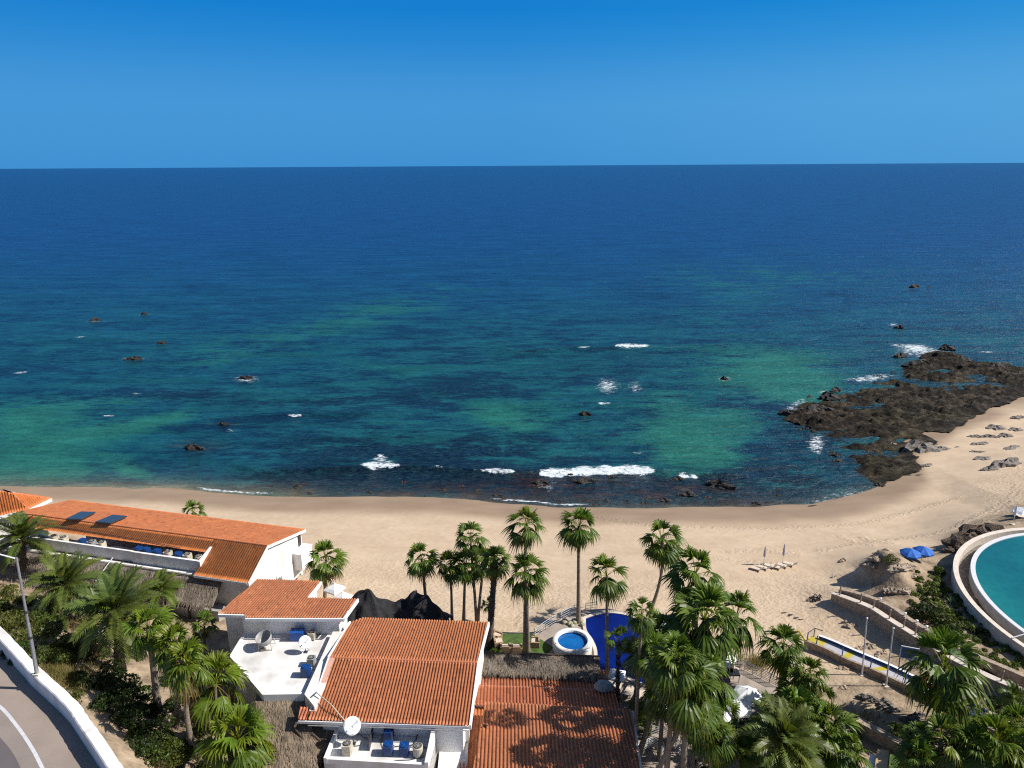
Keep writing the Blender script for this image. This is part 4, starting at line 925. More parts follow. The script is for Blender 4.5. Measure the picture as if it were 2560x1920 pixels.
mb = MB(); mb.tube([dp(1190,1714,1.2), dp(1400,1721,1.2), dp(1496,1726,1.2)], .05, 5); mb.build('gutter', 'greymetal', tD)
mb = MB(); c = dp(1510,1715,.6); mb.lathe([(.7, -.05), (.55, .18), (.3, .3), (.01, .34)], c, 16, sx=1.2); mb.build('vent_cover', 'greymetal', tD)
# small chimney-like fins
mb = MB(); a = dp(1211,1820); mb.box(a+V(0, 0, .15), (.18, .12, .3)); mb.box(a+V(.12, .1, .1), (.3, .06, .06)); mb.build('roof_vent', 'black', tD)
# thatched pergola behind it
tG = thing('thatched_pergola', 'long grey thatched pergola roof between the orange roofs and the hot tub', 'thatched roof', (*at(1350,1660,4.6)[:2], 4.6))
zg = aty(1350, 1640, at(1350,1683,7.6)[1]+1.9)[2]
thatch([at(1196,1678,6.6), at(1499,1690,6.6), at(1499,1638,7.1), at(1205,1629,7.1)], 'thatch_roof', tG, n=3600, seed=8, base=(.16, .135, .115), ln=.6, thick=.25)
mb = MB(); mb.tube([at(1205,1631,7.2), at(1499,1640,7.2)], .05, 6); mb.build('ridge_pole', 'darkwood', tG)
for px in (1215,1300,1400,1490):
    p = at(px, 1636, 7.0); mb = MB(); mb.tube([(p[0], p[1]-.3, 4.5), (p[0], p[1]-.3, 6.85)], .09, 7); mb.build('post', 'darkwood', tG)
# big front thatch between terrace and plant room
tF = thing('thatched_walkway', 'weathered grey thatch roof below the white terrace at the bottom', 'thatched roof', (*at(720,1840,5)[:2], 4.8))
thatch([at(640,1990,8.1), at(805,1990,8.1), at(768,1752,9.7), at(640,1732,9.8)], 'thatch_roof', tF, n=4200, seed=9, base=(.21, .165, .125))
thatch([at(735,1885,8.2), at(800,1900,8.2), at(858,1806,8.9), at(748,1800,9.2)], 'torn_thatch', tF, n=1500, seed=10, base=(.22, .175, .135), ln=.6)
mb = MB(); mb.tube([at(735,1820,9.4), at(760,1850,9.0), at(752,1880,8.7)], .09, 6); mb.tube([at(781,1835,9.2), at(802,1853,8.9)], .1, 6); mb.build('fallen_branch', 'darkwood', tF)
for px, py in ((650,1900),(700,1930),(780,1930)):
    p = at(px, py, 8.0); mb = MB(); mb.tube([(p[0], p[1]+.6, 4.5), (p[0], p[1]+.6, 8.1)], .1, 6); mb.build('post', 'darkwood', tF)

# black shade net over two peaks
pk = [aty(914,1470,57.5), aty(1040,1473,57.8)]
tN = thing('shade_net', 'black shade net draped over two pointed peaks behind the orange roof', 'shade net', (*at(1000,1545,4.2)[:2], 4.2))
nx, ny = 110, 44; rows = []
x0, x1 = aty(872,1530,57)[0], aty(1126,1528,57.5)[0]
for j in range(ny+1):
    r = []
    for i in range(nx+1):
        s = i/nx; t = j/ny; X = x0+(x1-x0)*s; Y = 54.9+5.4*t
        zb = aty(960, 1517, 57.5)[2]; z = zb-.9+.2*math.sin(5*s+2*t)-.75*max(0, Y-57.6)-.5*s*s
        for p in pk: 
            dd = math.hypot((X-p[0])/2.6, (Y-p[1])/2.2); z += max(0, p[2]-z)*max(0, 1-dd*.60)**1.6
        z += .22*(fbm(np.array([X*1.2]), np.array([Y*1.2]), 4)[0]-.5)+.12*math.sin(X*5+Y*1.5+math.sin(Y*3))
        z -= .9*max(0, .1-t)*8*(.5+.5*math.sin(X*3)) if t < .1 else 0
        for p in pk:
            a = math.atan2(Y-p[1], X-p[0]); q = math.hypot(X-p[0], Y-p[1]); z += .16*math.sin(7*a+p[0])*math.exp(-((q-1.3)/.8)**2)
        r.append((X+.15*math.sin(t*9+s*20), Y+.25*math.sin(s*17), z))
    rows.append(r)
mb = MB(); mb.grid(rows); mb.build('net', 'shade_cloth', tN)
for s in (.05, .3, .62, .95):
    X = x0+(x1-x0)*s
    for Y in (55.2, 59.8): mb = MB(); mb.tube([(X, Y, 4.0), (X, Y, 5.6)], .08, 6); mb.build('post', 'darkwood', tN)
for p in pk: mb = MB(); mb.tube([(p[0], p[1], 4.0), (p[0], p[1], p[2]-.15)], .1, 6); mb.build('peak_post', 'darkwood', tN)

# ------------------------------------------------------------------ road, wall, lamp
def strip_mesh(name, left, right, mat, z, cols=None, parent=None):
    mb = MB(); mb.grid([[ (*p[:2], z) for p in left], [(*p[:2], z) for p in right]], False, cols or (1, 1, 1)); return mb.build(name, mat, parent)
tW = tag(bpy.data.objects.new('roadside_wall', None), 'low white roadside wall curving along the road at the lower left', 'wall'); COL.objects.link(tW)
tW['_o'] = [float(wt[2][0]), float(wt[2][1]), RZ]; tW.location = tW['_o']
def smoothline(P, n=60):
    P = np.array(P, float); t = np.linspace(0, len(P)-1, n); out = []
    for q in t:
        i = min(int(q), len(P)-2); f = q-i; p0, p1, p2, p3 = P[max(i-1, 0)], P[i], P[i+1], P[min(i+2, len(P)-1)]
        out.append(.5*((2*p1)+(-p0+p2)*f+(2*p0-5*p1+4*p2-p3)*f*f+(-p0+3*p1-3*p2+p3)*f**3))
    return np.array(out)
wl = smoothline(wt, 80); tg = np.gradient(wl, axis=0); tg /= np.linalg.norm(tg, axis=1)[:, None]; nr_ = np.stack([-tg[:, 1], tg[:, 0]], 1)
if (nr_[40]@np.array([1, 1])) < 0: nr_ = -nr_
mb = MB(); h_ = RZ+1.2; jit = (fbm(np.arange(80)*.8, np.zeros(80), 3)-.5)
rowsW = []
for k in range(80):
    p, n_ = wl[k], nr_[k]; j = jit[k]*.12
    rowsW.append([(*(p-n_*.05), RZ-.6), (*(p-n_*.03), h_-.06+j), (*(p+n_*.04), h_+j), (*(p+n_*(.58+j)), h_+.02+j*.5), (*(p+n_*(.66+j)), h_-.08), (*(p+n_*.72), RZ-2.2)])
mb.grid(rowsW); mb.build('wall_body', 'white', tW)
rowsR = []
for k in range(80):
    p, n_ = wl[k], nr_[k]; rowsR.append([(*(p-n_*d), RZ+z) for d, z in ((-.0, .0), (.8, .0), (2.3, .01), (3.3, .02), (6.5, .06), (10, .05), (16, -.1))])
mb = MB(); A_ = rowsR
for k in range(79):
    for j in range(6):
        c = ((.30, .245, .205), (.31, .25, .21), (.27, .225, .20), (.13, .115, .12), (.12, .105, .115), (.11, .1, .11))[j]
        mb.face([A_[k][j], A_[k][j+1], A_[k+1][j+1], A_[k+1][j]], c)
struct(mb.build('road', 'asphalt'))
lineP = [at(x, y, RZ+.04)[:2] for x, y in ((-160,1690),(-60,1730),(0,1766),(45,1818),(80,1870),(106,1920),(150,2010))]
ll = smoothline(lineP, 40); t2 = np.gradient(ll, axis=0); t2 /= np.linalg.norm(t2, axis=1)[:, None]; n2_ = np.stack([-t2[:, 1], t2[:, 0]], 1)
def roadz(p):
    d = np.min(np.hypot(*(wl-p).T)); return RZ+np.interp(d, [0, .8, 2.3, 3.3, 6.5, 10], [0, 0, .01, .02, .06, .05])+.006
mb = MB(); mb.grid([[(*(ll[k]-n2_[k]*.10), roadz(ll[k]-n2_[k]*.10)) for k in range(40)], [(*(ll[k]+n2_[k]*.10), roadz(ll[k]+n2_[k]*.10)) for k in range(40)]]); struct(mb.build('road_marking', 'paintline'))
# lamp
lb = at(93,1686,h_+.02); lt = aty(41,1394,lb[1])
tL = thing('street_lamp', 'tall grey street lamp on the white roadside wall at the left', 'street lamp', lb)
mb = MB(); mb.tube([lb, lb*.55+lt*.45], [.13, .11], 8); mb.tube([lb*.55+lt*.45, lt], [.09, .07], 8); mb.build('pole', 'metal', tL, True)
mb = MB(); mb.box(lb+V(0, 0, .06), (.42, .42, .12)); mb.build('base_plate', 'stonetop', tL)
mb = MB(); at_ = aty(-95,1375,lb[1]-1.0); mb.tube([lt-V(0, 0, .1), lt*.6+at_*.4+V(0, 0, .12), at_], [.05, .045, .04], 6); arm_ = mb.build('arm', 'polewhite', tL)
mb = MB(); mb.box(at_+V(-.2, 0, -.03), (.7, .25, .14)); mb.build('lamp_head', 'metal', arm_)
for f in (.33, .55):
    mb = MB(); p = lb*(1-f)+lt*f; mb.lathe([(.125, -.1), (.135, -.08), (.135, .08), (.125, .1)], p, 10); mb.build('band', 'darkmetal', tL)

# ------------------------------------------------------------------ resort deck and pools
mb = MB(); mb.prism(DECK, 3.0, DECKZ); struct(mb.build('pool_deck', 'deck'))
def flat(name, pts, z, mat, kind='structure', thick=None):
    mb = MB(); P = [tuple(at(x, y, z)[:2]) for x, y in pts]
    mb.prism(P, z-(thick or .06), z); return struct(mb.build(name, mat))
flat('lawn', [(1220,1640),(1240,1584),(1330,1584),(1384,1618),(1362,1640)], DECKZ+.012, 'lawn', thick=.4)
flat('lower_lawn', [(2215,1990),(2225,1885),(2270,1895),(2330,1960),(2330,1990)], 4.75, 'lawn', thick=.4)
PZW = DECKZ+.10
PO = [(1464,1546),(1490,1537),(1520,1533),(1555,1536),(1585,1545),(1615,1562),(1640,1590),(1655,1625),(1662,1665),(1650,1700),(1625,1712),(1595,1704),(1565,1691),(1530,1682),(1503,1676),(1494,1655),(1492,1625),(1482,1600),(1466,1575)]
po = smoothline([at(x, y, PZW)[:2] for x, y in PO+[PO[0]]], 90)[:-1]
tPool = thing('swimming_pool', 'free form swimming pool of deep blue water among the palms', 'swimming pool', (*po.mean(0), DECKZ))
mb = MB(); mb.prism([tuple(p) for p in po], DECKZ-.3, PZW-.03); mb.build('water', 'pool_blue', tPool)
cen = po.mean(0); tgp = np.roll(po, -1, 0)-np.roll(po, 1, 0); tgp /= np.linalg.norm(tgp, axis=1)[:, None]; npp = np.stack([tgp[:, 1], -tgp[:, 0]], 1)
if np.mean(np.sum(npp*(po-cen), 1)) < 0: npp = -npp
ring = lambda d, z: [(*(po[k]+npp[k]*d), z) for k in range(len(po))]
mb = MB(); mb.grid([ring(-.02, PZW-.2), ring(-.02, PZW+.05), ring(.30, PZW+.05), ring(.32, DECKZ-.2)], True); mb.build('coping', 'stonetop', tPool)
# hot tub
hc = at(1431,1599,DECKZ+.95); hz = DECKZ
tub = thing('hot_tub', 'round raised hot tub with a thick white rim beside the blue pool', 'hot tub', (hc[0], hc[1], hz))
mb = MB(); mb.lathe([(1.82, 0), (1.86, .3), (1.86, .85), (1.80, .95), (1.44, .97), (1.40, .93), (1.38, .3)], (hc[0], hc[1], hz), 56); mb.build('rim_wall', 'white', tub, True)
mb = MB(); mb.lathe([(1.39, .62), (0.01, .62)], (hc[0], hc[1], hz), 56); mb.build('water', 'tub_blue', tub)
mb = MB(); mb.lathe([(1.39, .72), (1.37, .63), (1.25, .625), (1.05, .625)], (hc[0], hc[1], hz), 40)
mb.build('bench_step', 'tub_blue', tub)
mb = MB(); mb.lathe([(.09, .97), (.09, 1.02), (.01, 1.03)], (hc[0]-1.5, hc[1]-.55, hz), 10); mb.build('light_cap', 'canvas', tub)
# railing along the sea side of the deck
def railing(pts, label, z, h=1.0, nrail=5, mat='metal', name='railing', group=None, posts=None):
    P = [V(*at(x, y, z)[:2], z) for x, y in pts]; t = thing(name, label, 'railing', P[len(P)//2], group)
    L_ = [0]
    for a, b in zip(P[:-1], P[1:]): L_.append(L_[-1]+np.linalg.norm(b-a))
    n = posts or max(2, int(L_[-1]/1.5))
    f = lambda d: V(*[np.interp(d, L_, [p[k] for p in P]) for k in range(3)])
    for i in range(n+1):
        mb = MB(); p = f(L_[-1]*i/n); mb.tube([p-V(0, 0, .05), p+V(0, 0, h)], .035, 6); mb.build('post', mat, t)
    for k in range(nrail):
        mb = MB(); zz = h*(k+1)/nrail-.03; mb.tube([p+V(0, 0, zz) for p in P], .022 if k < nrail-1 else .03, 5); mb.build('rail', mat, t)
    return t
railing([(1336,1593),(1380,1563),(1437,1533)], 'grey railing climbing from the lawn to the pool corner', DECKZ, 1.0, 4, posts=7)
railing([(1464,1527),(1490,1523)], 'short grey railing at the sea end of the blue pool', DECKZ, .9, 3, posts=2)
railing([(1799,1648),(1870,1680),(1945,1718)], 'grey railing at the right edge of the pool deck', DECKZ, 1.0, 6, posts=7)
railing([(1628,1838),(1660,1848),(1685,1862),(1700,1885)], 'curved pale railing lowest beside the orange roof', DECKZ, 1.0, 6, 'polewhite', posts=4)
railing([(1600,1880),(1630,1868),(1655,1880),(1668,1910)], 'curved pale stair railing at the bottom by the palm trunks', DECKZ, 1.0, 7, 'polewhite', posts=4)
# furniture
def sofa(px, py, rz, label, w=.95):
    p = at(px, py, DECKZ+.02); t = thing('wicker_armchair', label, 'armchair', p, 'wicker seats on the lawn', rz or 1e-6); t['_o'] = [0, 0, 0]
    mb = MB(); mb.box((0, 0, .2), (w, .85, .36)); mb.build('seat_base', 'wicker', t, local=True)
    mb = MB(); mb.box((0, .36, .55), (w-.3, .16, .42)); mb.build('backrest', 'wicker', t, local=True)
    for s_ in (-1, 1):
        mb = MB(); mb.box((s_*(w/2-.07), 0, .48), (.145, .84, .24)); mb.build('armrest', 'wicker', t, local=True)
    mb = MB(); mb.box((0, -.05, .43), (w-.32, .62, .12)); mb.build('cushion', 'cushion', t, local=True)
    return t
sofa(1246,1612,R(100), 'wicker armchair at the left end of the lawn seating', 1.1); sofa(1264,1627,R(180), 'wicker armchair at the front left of the lawn seating', 1.0); sofa(1292,1628,R(180), 'wicker armchair at the front right of the lawn seating', 1.0)
sofa(1338,1612,R(-95), 'wicker armchair at the right end behind the twin trunks', 1.0); sofa(1241,1597,R(60), 'wicker armchair farthest back at the left of the lawn', .9)
def lounger_proto():
    t = thing('sun_lounger', 'x', 'sun lounger', (0, 0, 0), 'g'); t['_o'] = [0, 0, 0]
    mb = MB(); mb.box((0, -.3, .3), (.66, 1.3, .07)); mb.build('seat', 'cushion', t, local=True)
    mb = MB(); c, s_ = math.cos(R(38)), math.sin(R(38)); q = [(-.33, .35, .27), (.33, .35, .27), (.33, .35+.75*c, .27+.75*s_), (-.33, .35+.75*c, .27+.75*s_)]
    mb.prism([(x, y) for x, y, z in q], [z for x, y, z in q], [z+.07 for x, y, z in q]); mb.build('backrest', 'cushion', t, local=True)
    for sx in (-.28, .28):
        for sy in (-.85, .3):
            mb = MB(); mb.box((sx, sy, .13), (.05, .05, .27)); mb.build('leg', 'darkmetal', t, local=True)
    return t
LP = lounger_proto(); first = [True]
def lounger(p, rz, label, group, sc_=1.0):
    if first[0]:
        first[0] = False; LP.location = [float(q) for q in p]; LP.rotation_euler.z = rz; LP['label'] = label; LP['group'] = group; return LP
    return copy_tree(LP, p, rz, sc_, label, group)
for px, py, lab in ((1545,1720,'lounger beside the pale palm trunk, leftmost on the near pool deck'),(1570,1738,'lounger second from left on the near pool deck'),(1598,1748,'lounger third from left on the near pool deck'),(1624,1764,'lounger at the right end of the near pool row')):
    lounger(at(px, py, DECKZ), R(150), 'tan '+lab, 'loungers on the pool deck')
for px, py, lab in ((1812,1668,'tan lounger behind the leaning trunk at the deck railing'),(1834,1678,'tan lounger right of the leaning trunk at the deck railing')):
    lounger(at(px, py, DECKZ), R(-55), lab, 'loungers on the pool deck')
for px, py, lab in ((1893,1426,'pale beach lounger leftmost under the left folded umbrella'),(1911,1423,'pale beach lounger in the middle of the left trio'),(1927,1419,'pale beach lounger at the right of the left trio'),(1943,1422,'pale beach lounger leftmost of the right trio'),(1960,1418,'pale beach lounger in the middle of the right trio'),(1976,1414,'pale beach lounger at the far right of the right trio')):
    q = copy_tree(LP, ground(px, py), R(180+55), .8, lab, 'loungers on the open beach')
def parasol(p, rad, hgt, label, mat='canvas', open_=True, group=None, n=8, rz=0., name='parasol', tilt=0):
    p = np.asarray(p, float); t = thing(name, label, 'parasol', p, group); mb = MB(); mb.tube([p-V(0, 0, .1), p+V(0, 0, hgt)], .03, 6); mb.build('pole', 'polewhite', t)
    mb = MB()
    if open_:
        rws = []
        for r, z in ((.02, hgt+.02), (.35*rad, hgt-.12*rad), (.7*rad, hgt-.27*rad), (rad, hgt-.46*rad)):
            rw = []
            for k in range(n*2):
                a = rz+math.pi*k/n; q = r*(1 if k % 2 == 0 else math.cos(math.pi/n)*.97); rw.append((p[0]+q*math.cos(a), p[1]+q*math.sin(a), p[2]+z+(.0 if k % 2 == 0 else -.02*r)))
            rws.append(rw)
        rws.append([(a, b, c-.16) for a, b, c in rws[-1]])
        mb.grid(rws, True); cn_ = mb.build('canopy', mat, t)
        for k in range(n):
            a = rz+2*math.pi*k/n; m2 = MB(); m2.tube([p+V(0, 0, hgt-.08), p+V(math.cos(a)*rad*.96, math.sin(a)*rad*.96, hgt-.5*rad)], .012, 4); m2.build('rib', 'polewhite', cn_)
        mb = MB(); mb.lathe([(.05, 0), (.05, .06), (.01, .1)], p+V(0, 0, hgt+.01), 8); mb.build('finial', 'polewhite', cn_)
    else:
        mb.lathe([(.05, hgt*.42), (.17, hgt*.5), (.14, hgt*.62), (.15, hgt*.66), (.10, hgt*.85), (.03, hgt)], p, 10); mb.build('folded_canopy', mat, t)
        mb = MB(); mb.lathe([(.25, .0), (.25, .07), (.05, .1)], p, 10); mb.build('foot', 'stonetop', t)
    return t
for (px, py, zc, rad, n, lab) in ((1870,1722,7.6,1.2,8,'large white parasol nearest the right deck railing'),(1850,1757,7.4,1.0,8,'white parasol tucked left below the largest white one'),(1808,1630,7.2,1.2,8,'pale white parasol glimpsed behind the leaning palm trunk'),(1806,1782,7.0,1.3,4,'white parasol mostly hidden under the big palm cluster'),(1675,1552,6.9,1.0,6,'small white parasol peeking between palms at the pool end'),(1650,1730,6.9,1.5,4,'pale parasol shading the deck between palm trunks'),(1543,1676,6.6,.95,4,'square white parasol at the near edge of the blue pool')):
    q = at(px, py, zc); parasol((q[0], q[1], DECKZ), rad, zc-DECKZ, lab, 'canvas', True, 'white parasols round the pool', n, rz=.5)
for (px, py, zc, rad, n, lab) in ((835,1460,6.6,1.15,4,'square white parasol between the terrace house and the beach'),(856,1482,6.4,1.15,4,'lower square white parasol next to the black shade net'),(799,1436,6.4,.9,4,'small white parasol half hidden by the beach palm')):
    q = at(px, py, zc); parasol((q[0], q[1], 4.2), rad, zc-4.2, lab, 'canvas', True, 'white parasols behind the terrace house', n, rz=.25)
p = ground(1909,1412); parasol(p, 1, 2.5, 'folded lilac grey beach umbrella left of its twin', 'lilac', False, 'folded umbrellas on the beach')
p = ground(1956,1411); parasol(p, 1, 2.8, 'folded lilac grey beach umbrella right of its twin', 'lilac', False, 'folded umbrellas on the beach')
q = at(2278,1374,6.8); parasol((q[0], q[1], tz(q[0], q[1])), 1.12, 6.9-tz(q[0], q[1]), 'bright blue beach umbrella on the left of the overlapping pair', 'bluecanvas', True, 'blue umbrellas by the mound')
q = at(2310,1369,6.6); parasol((q[0], q[1], tz(q[0], q[1])), 1.12, 6.7-tz(q[0], q[1]), 'bright blue beach umbrella on the right of the overlapping pair', 'bluecanvas', True, 'blue umbrellas by the mound')
p = ground(2532,1311); parasol(p, 1, 2.6, 'folded white umbrella standing beyond the round pool', 'canvas', False)
q = at(2562,1270,6.2); parasol((q[0], q[1], tz(q[0], q[1])), 1.3, 6.2-tz(q[0], q[1]), 'open white umbrella cut by the right border', 'canvas', True)
lounger(ground(2553,1296), R(60), 'dark lounger under the white umbrella at the right border', 'loungers beyond the round pool')
# table under the blue umbrellas
p = ground(2288,1392); t = thing('beach_table', 'dark blue covered table under the two blue umbrellas', 'table', p); mb = MB(); mb.box(p+V(0, 0, .72), (2.0, .8, .06)); mb.box(p+V(0, .36, .4), (2.0, .05, .62)); mb.box(p+V(0, -.36, .4), (2.0, .05, .62)); mb.build('cloth_top', 'bluepaint', t)
for sx in (-.9, .9):
    mb = MB(); mb.tube([p+V(sx, 0, -.05), p+V(sx, 0, .7)], .04, 6); mb.build('leg', 'darkmetal', t)
mb = MB(); mb.box(p+V(.75, -.1, .85), (.35, .3, .2)); single(mb, 'cool_box', 'canvas', 'small white box on the dark blue table', 'box')
# dark tables under parasols
for px, py, lab in ((1818,1690,'dark table between the leaning trunk and the loungers'),(1832,1698,'dark chair like table at the right of the leaning trunk'),(1872,1750,'dark table under the large white parasol')):
    p = at(px, py, DECKZ); t = thing('patio_table', lab, 'table', p, 'dark patio tables'); mb = MB(); mb.box(p+V(0, 0, .72), (.95, .95, .05)); mb.build('table_top', 'black', t)
    for sx in (-.4, .4):
        for sy in (-.4, .4):
            mb = MB(); mb.box(p+V(sx, sy, .35), (.05, .05, .7)); mb.build('leg', 'black', t)
for i, (px, py, s_) in enumerate(((1412,1556,.34),(1425,1561,.28),(1436,1556,.36),(1452,1553,.36),(1457,1564,.28),(1430,1566,.26))):
    p = at(px, py, DECKZ); mb = boulder(40+i, s_, s_, s_*.75, .15); mb.v = [tuple(np.array(q)+p+V(0, 0, s_*.35)) for q in mb.v]
    single(mb, 'garden_boulder', 'cream', ['pale round boulder leftmost at the foot of the tall palm','pale boulder second from left at the foot of the tall palm','pale boulder touching the foot of the tall palm','pale boulder right of the tall palm beside the pool','small pale boulder lowest right of the tall palm','small pale boulder nearest the hot tub'][i], 'rock', 'boulders at the tall palm', True)

# ------------------------------------------------------------------ round pool on the right
tR = thing('round_pool', 'big round teal pool with a double stone rim at the right border', 'swimming pool', (PC[0], PC[1], 5.0)); c3 = (PC[0], PC[1], 0)
mb = MB(); mb.lathe([(15.0, 6.9), (.01, 6.9)], c3, 128); mb.build('water', 'pool_teal', tR)
mb = MB(); mb.lathe([(14.98, 6.5), (14.98, 6.98), (15.42, 7.0), (15.44, 6.9)], c3, 128); mb.build('inner_coping', 'polewhite', tR)
mb = MB(); mb.lathe([(15.43, 6.9), (15.43, 5.2)], c3, 128); mb.build('gutter_wall', 'greywall', tR)  # grey material puts the gutter's shade into the wall colour
mb = MB(); mb.lathe([(15.44, 5.9), (16.5, 5.9)], c3, 128); mb.build('gutter_floor', 'rock', tR)
mb = MB(); mb.lathe([(16.48, 5.2), (16.48, 6.72), (16.98, 6.75), (17.0, 3.5)], c3, 128); mb.build('outer_wall', 'stonetop', tR)
mb = MB(); q = at(2444,1493,6.8); mb.tube([V(PC[0]-14.9, PC[1]-3.2, 7.05), V(PC[0]-16.6, PC[1]-3.6, 6.85)], .05, 6); mb.build('pipe', 'polewhite', tR)

# ------------------------------------------------------------------ stone walkway, ramp, sign, flagpoles
WO = [(2079,1483),(2134,1503),(2177,1521),(2220,1549),(2268,1579),(2302,1601),(2370,1643),(2468,1692),(2560,1731),(2680,1790)]
WI = [(2097,1473),(2157,1488),(2220,1513),(2268,1546),(2317,1575),(2400,1622),(2506,1668),(2590,1705),(2700,1760)]
zw = lambda px: float(np.interp(px, [2079, 2134, 2220, 2302, 2470, 2560, 2700], [4.15, 4.6, 5.1, 5.5, 6.3, 6.6, 7.0]))
tK = thing('walkway_wall', 'stone wall with pale coping along the sloping beach walkway', 'wall', at(2220,1560,4.2))
def stonewall(P, th, drop, mats, t, off=0, coping=True):
    L_ = smoothline([at(x, y, zw(x)+off) for x, y in P], 50); tq = np.gradient(L_[:, :2], axis=0); tq /= np.linalg.norm(tq, axis=1)[:, None]; nq = np.stack([-tq[:, 1], tq[:, 0]], 1)
    if nq[20][1] < 0: nq = -nq
    mb = MB(); mb.grid([[(*L_[k][:2], L_[k][2]-drop) for k in range(50)], [(*L_[k][:2], L_[k][2]-.08) for k in range(50)], [(*(L_[k][:2]+nq[k]*th), L_[k][2]-.08) for k in range(50)], [(*(L_[k][:2]+nq[k]*th), L_[k][2]-drop) for k in range(50)]]); mb.face([(*L_[0][:2], L_[0][2]-drop), (*L_[0][:2], L_[0][2]-.08), (*(L_[0][:2]+nq[0]*th), L_[0][2]-.08), (*(L_[0][:2]+nq[0]*th), L_[0][2]-drop)])
    mb.build('wall_face', mats[0], t)
    mb = MB(); a = [L_[k][:2]-nq[k]*.05 for k in range(50)]; b = [L_[k][:2]+nq[k]*(th+.05) for k in range(50)]
    mb.grid([[(*a[k], L_[k][2]-.083) for k in range(50)], [(*a[k], L_[k][2]) for k in range(50)], [(*b[k], L_[k][2]) for k in range(50)], [(*b[k], L_[k][2]-.083) for k in range(50)]]); mb.build('coping', mats[1], t)
    return L_, nq
Lo, no_ = stonewall(WO, .55, 2.4, ('stone', 'stonetop'), tK)
tK2 = thing('walkway_wall', 'low stone kerb wall between the walkway and the planted slope', 'wall', at(2220,1515,5))
Li, ni_ = stonewall(WI, .4, 1.6, ('stone', 'stone'), tK2, off=.25)
mb = MB(); mb.grid([[(*(Lo[k][:2]+no_[k]*.5), Lo[k][2]-.62) for k in range(50)], [(*(Li[k][:2]+ni_[k]*.1), Lo[k][2]-.62) for k in range(50)]]); struct(mb.build('walkway', 'paving'))
for i, f in enumerate((2, 7, 11, 16, 20, 24.5, 28, 35, 40)):
    k = int(f); p = V(*(Lo[k][:2]+no_[k]*.28), Lo[k][2]); mb = MB(); mb.tube([p-V(0, 0, .1), p+V(0, 0, .95)], .07, 7); mb.lathe([(.09, .93), (.09, 1.0), (.02, 1.06)], p, 8)
    single(mb, 'walkway_post', 'stone', 'short post on the walkway wall, number %s from the beach end' % ['one','two','three','four','five','six','seven','eight','nine'][i], 'post', 'posts on the walkway wall')
for i, k in enumerate((10, 17, 21, 24, 28)):
    p = V(*(Li[k][:2]+ni_[k]*.2), Li[k][2]); mb = MB(); mb.lathe([(.05, 0), (.05, .12), (.13, .2), (.13, .3), (.03, .36)], p, 10)
    single(mb, 'path_light', 'canvas', 'small round cream light on the kerb wall, %s from the beach end' % ['first','second','third','fourth','fifth'][i], 'light', 'lights on the kerb wall')
# ramp
RA = [(2013,1603),(2063,1622),(2114,1648),(2182,1675),(2262,1712),(2340,1748),(2430,1790)]
RB = [(2030,1590),(2075,1606),(2135,1632),(2223,1669),(2300,1706),(2380,1742),(2470,1786)]
zr = lambda px: float(np.interp(px, [2013, 2114, 2230, 2340, 2470], [3.9, 4.3, 4.7, 5.1, 5.4]))
a_ = smoothline([at(x, y, zr(x)) for x, y in RA], 40); b_ = smoothline([at(x, y, zr(x)) for x, y in RB], 40)
tM = thing('beach_ramp', 'grey boardwalk ramp with yellow stripes and a blue rail leading to the beach', 'ramp', (*a_[12][:2], 3.5))
mb = MB(); mb.grid([[(p[0], p[1], p[2]-.1) for p in a_], list(a_), list(b_), [(p[0], p[1], p[2]-.1) for p in b_]]); mb.build('boards', 'plank', tM)
mb = MB(); mb.grid([[(p[0]-.02, p[1]-.03, p[2]-1.3) for p in a_], [(p[0]-.02, p[1]-.03, p[2]+.06) for p in a_], [(p[0]+.02, p[1]+.26, p[2]+.06) for p in a_], [(p[0]+.02, p[1]+.26, p[2]-1.0) for p in a_]]); mb.build('side_wall', 'stone', tM)
for f, w in ((1.2, .5), (3.0, .5), (4.8, .5), (12.6, .6), (19.5, .6)):
    k = int(f); fr2 = f-k; A0 = a_[k]*(1-fr2)+a_[k+1]*fr2; B0 = b_[k]*(1-fr2)+b_[k+1]*fr2; d = unit(a_[k+1]-a_[k])
    mb = MB(); q = [A0+(B0-A0)*.14-d*w/2, A0+(B0-A0)*.14+d*w/2, B0-(B0-A0)*.04+d*w/2, B0-(B0-A0)*.04-d*w/2]; mb.face([p+V(0, 0, .006) for p in q]); mb.build('stripe', 'yellow', tM)
for f in (1, 4, 12, 19, 26, 33):
    mb = MB(); p = a_[f]+V(.05, .15, 0); mb.tube([p, p+V(0, 0, .95)], .05, 6); mb.build('rail_post', 'bluerail', tM)
mb = MB(); mb.grid([[(*(p[:2]), p[2]+.02) for p in b_[3:]], [(p[0], p[1], p[2]+.26) for p in b_[3:]], [(p[0]+.06, p[1]+.12, p[2]+.26) for p in b_[3:]], [(p[0]+.06, p[1]+.12, p[2]-.4) for p in b_[3:]]]); mb.build('side_board', 'bluerail', tM)
mb = MB(); mb.grid([[(p[0]-.03, p[1]-.05, p[2]+.30) for p in b_[3:30]], [(p[0]+.1, p[1]+.2, p[2]+.30) for p in b_[3:30]]]); mb.build('rail_cap', 'canvas', tM)
mb = MB(); mb.tube([a_[1]+V(.05, .15, .95), b_[1]+V(0, 0, .95)], .04, 6); mb.tube([b_[1]+V(0, 0, .95), b_[4]+V(0, 0, .95)], .04, 6); mb.tube([b_[1], b_[1]+V(0, 0, .95)], .04, 6); mb.build('end_rail', 'darkmetal', tM)
p0 = at(2012,1600,3.9); t = thing('barrier_arm', 'leaning yellow barrier bars at the beach end of the ramp', 'barrier', p0)
